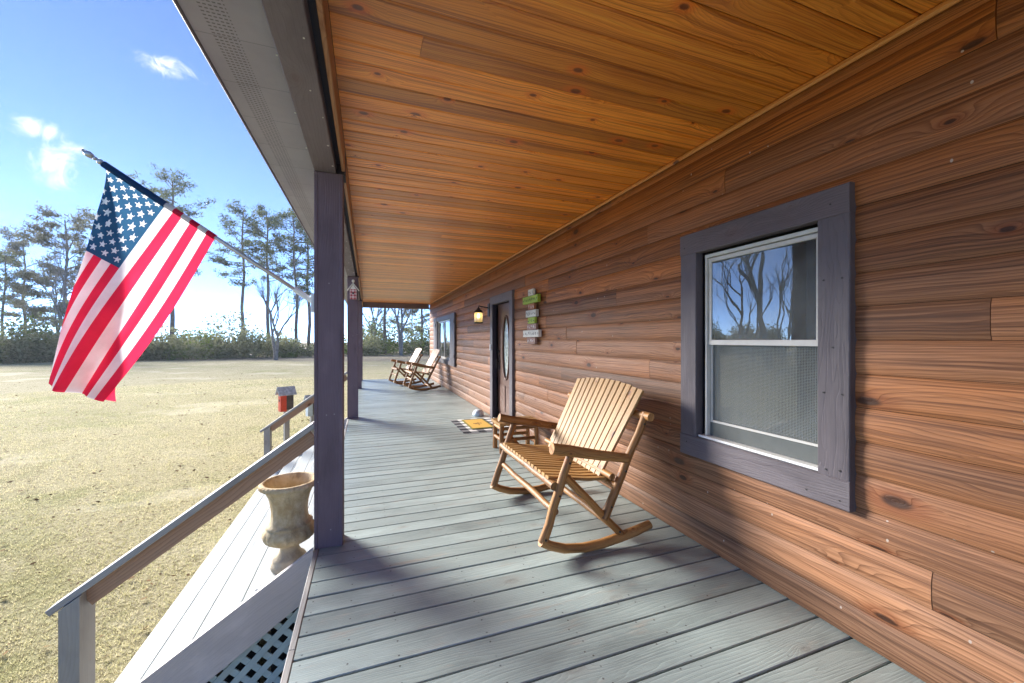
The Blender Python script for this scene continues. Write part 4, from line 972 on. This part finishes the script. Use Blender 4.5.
# ------------------------------------------------------------------ light
SUN_EL, AZ = math.radians(21), math.radians(-37.6)       # azimuth from +Y, negative to -X
sv = Vector((math.sin(AZ) * math.cos(SUN_EL), math.cos(AZ) * math.cos(SUN_EL), math.sin(SUN_EL)))
L = bpy.data.lights.new('sun', 'SUN'); L.energy = 1.3; L.angle = math.radians(23); L.color = (1, .95, .88)
lo = bpy.data.objects.new('sun', L); COL.objects.link(lo); lo.rotation_euler = (-sv).to_track_quat('-Z', 'Y').to_euler()
w = bpy.data.worlds.new('World'); sc.world = w; w.use_nodes = True; nt = w.node_tree; nt.nodes.clear()
out = nt.nodes.new('ShaderNodeOutputWorld'); bg = nt.nodes.new('ShaderNodeBackground'); sky = nt.nodes.new('ShaderNodeTexSky'); sky.sky_type = 'NISHITA'; sky.sun_disc = False
sky.sun_elevation = SUN_EL; sky.sun_rotation = AZ; sky.air_density = .34; sky.dust_density = 0.0; sky.ozone_density = 2.5; sky.altitude = 3000
bg.inputs[1].default_value = .05
# wisps of cloud in the sky
def wn(t, **k):
    x = nt.nodes.new(t)
    for a, v in k.items(): setattr(x, a, v)
    return x
tc = wn('ShaderNodeTexCoord')
def cloud_at(px, py, sx, sy):
    d = Vector(((px - 512) / F * CN + SN, CN - (px - 512) / F * SN, (340 - py) / F)).normalized()
    r_ = Vector((0, 0, 1)).cross(d).normalized(); u_ = d.cross(r_)
    outp = []
    for ax_, s_ in ((r_, sx), (u_, sy)):
        dp = wn('ShaderNodeVectorMath', operation='DOT_PRODUCT'); nt.links.new(tc.outputs['Generated'], dp.inputs[0]); dp.inputs[1].default_value = ax_ / s_; outp.append(dp.outputs['Value'])
    cb = wn('ShaderNodeCombineXYZ'); nt.links.new(outp[0], cb.inputs[0]); nt.links.new(outp[1], cb.inputs[1])
    ln = wn('ShaderNodeVectorMath', operation='LENGTH'); nt.links.new(cb.outputs[0], ln.inputs[0])
    fr = wn('ShaderNodeVectorMath', operation='DOT_PRODUCT'); nt.links.new(tc.outputs['Generated'], fr.inputs[0]); fr.inputs[1].default_value = d
    gt = wn('ShaderNodeMath', operation='GREATER_THAN'); nt.links.new(fr.outputs['Value'], gt.inputs[0]); gt.inputs[1].default_value = 0
    mp = wn('ShaderNodeMapRange', interpolation_type='SMOOTHSTEP'); nt.links.new(ln.outputs['Value'], mp.inputs[0]); mp.inputs[1].default_value = 1.0; mp.inputs[2].default_value = 0.0
    mu = wn('ShaderNodeMath', operation='MULTIPLY'); nt.links.new(mp.outputs[0], mu.inputs[0]); nt.links.new(gt.outputs[0], mu.inputs[1]); return mu.outputs[0]
nz = wn('ShaderNodeTexNoise'); nz.inputs['Scale'].default_value = 34; nz.inputs['Detail'].default_value = 7; nz.inputs['Roughness'].default_value = .62; nz.inputs['Distortion'].default_value = 1.2
nt.links.new(tc.outputs['Generated'], nz.inputs['Vector'])
acc = None
for a_ in ((170, 69, .085, .040), (41, 130, .07, .040), (56, 165, .055, .085), (70, 148, .05, .03)):
    q = cloud_at(*a_)
    if acc is None: acc = q
    else: m_ = wn('ShaderNodeMath', operation='MAXIMUM'); nt.links.new(acc, m_.inputs[0]); nt.links.new(q, m_.inputs[1]); acc = m_.outputs[0]
ad = wn('ShaderNodeMath', operation='MULTIPLY_ADD'); nt.links.new(acc, ad.inputs[0]); ad.inputs[1].default_value = .48; nt.links.new(nz.outputs['Fac'], ad.inputs[2])
cm = wn('ShaderNodeMapRange', interpolation_type='SMOOTHSTEP'); nt.links.new(ad.outputs[0], cm.inputs[0]); cm.inputs[1].default_value = .72; cm.inputs[2].default_value = 1.15
cl = wn('ShaderNodeMath', operation='MULTIPLY'); nt.links.new(cm.outputs[0], cl.inputs[0]); nt.links.new(acc, cl.inputs[1])
mx = wn('ShaderNodeMix', data_type='RGBA'); nt.links.new(cl.outputs[0], mx.inputs[0]); nt.links.new(sky.outputs[0], mx.inputs[6]); mx.inputs[7].default_value = (2.6, 2.7, 2.8, 1)
nt.links.new(mx.outputs[2], bg.inputs[0]); nt.links.new(bg.outputs[0], out.inputs[0])

# ------------------------------------------------------------------ haze
hz = MB(); hx0, hx1, hy0, hy1, hz0, hz1 = -140, 60, -30, 110, GZ - 1, 32
v = [hz.vert(p) for p in ((hx0, hy0, hz0), (hx1, hy0, hz0), (hx1, hy1, hz0), (hx0, hy1, hz0), (hx0, hy0, hz1), (hx1, hy0, hz1), (hx1, hy1, hz1), (hx0, hy1, hz1))]
for q in ((3, 2, 1, 0), (4, 5, 6, 7), (0, 1, 5, 4), (1, 2, 6, 5), (2, 3, 7, 6), (3, 0, 4, 7)): hz.face(q)
g = G('haze_air'); pv = g.n('ShaderNodeVolumePrincipled', {'Color': (.9, .95, 1, 1), 'Density': .0006, 'Anisotropy': .2}); g.t.links.new(pv.outputs[0], g.out.inputs['Volume'])
tag(hz.build('haze', g.mat), 'thin pale haze in the air over the lawn', 'haze', kind='stuff')

# ------------------------------------------------------------------ camera and render settings
cam = bpy.data.cameras.new('camera'); cam.sensor_width = 36; cam.lens = 36 * F / 1024; cam.shift_y = -1.5 / 1024; cam.clip_start = .02; cam.clip_end = 2000
co = bpy.data.objects.new('camera', cam); COL.objects.link(co); co.location = (0, 0, EYE); co.rotation_euler = (PI / 2, 0, -YAW); sc.camera = co
sc.view_settings.view_transform = 'Standard'; sc.view_settings.look = 'None'; sc.view_settings.exposure = 3.5; sc.view_settings.gamma = 1
sc.render.engine = 'CYCLES'; cy = sc.cycles; cy.use_denoising = True; cy.max_bounces = 8; cy.diffuse_bounces = 6; cy.transparent_max_bounces = 12; cy.caustics_reflective = False; cy.caustics_refractive = False; cy.sample_clamp_indirect = 6
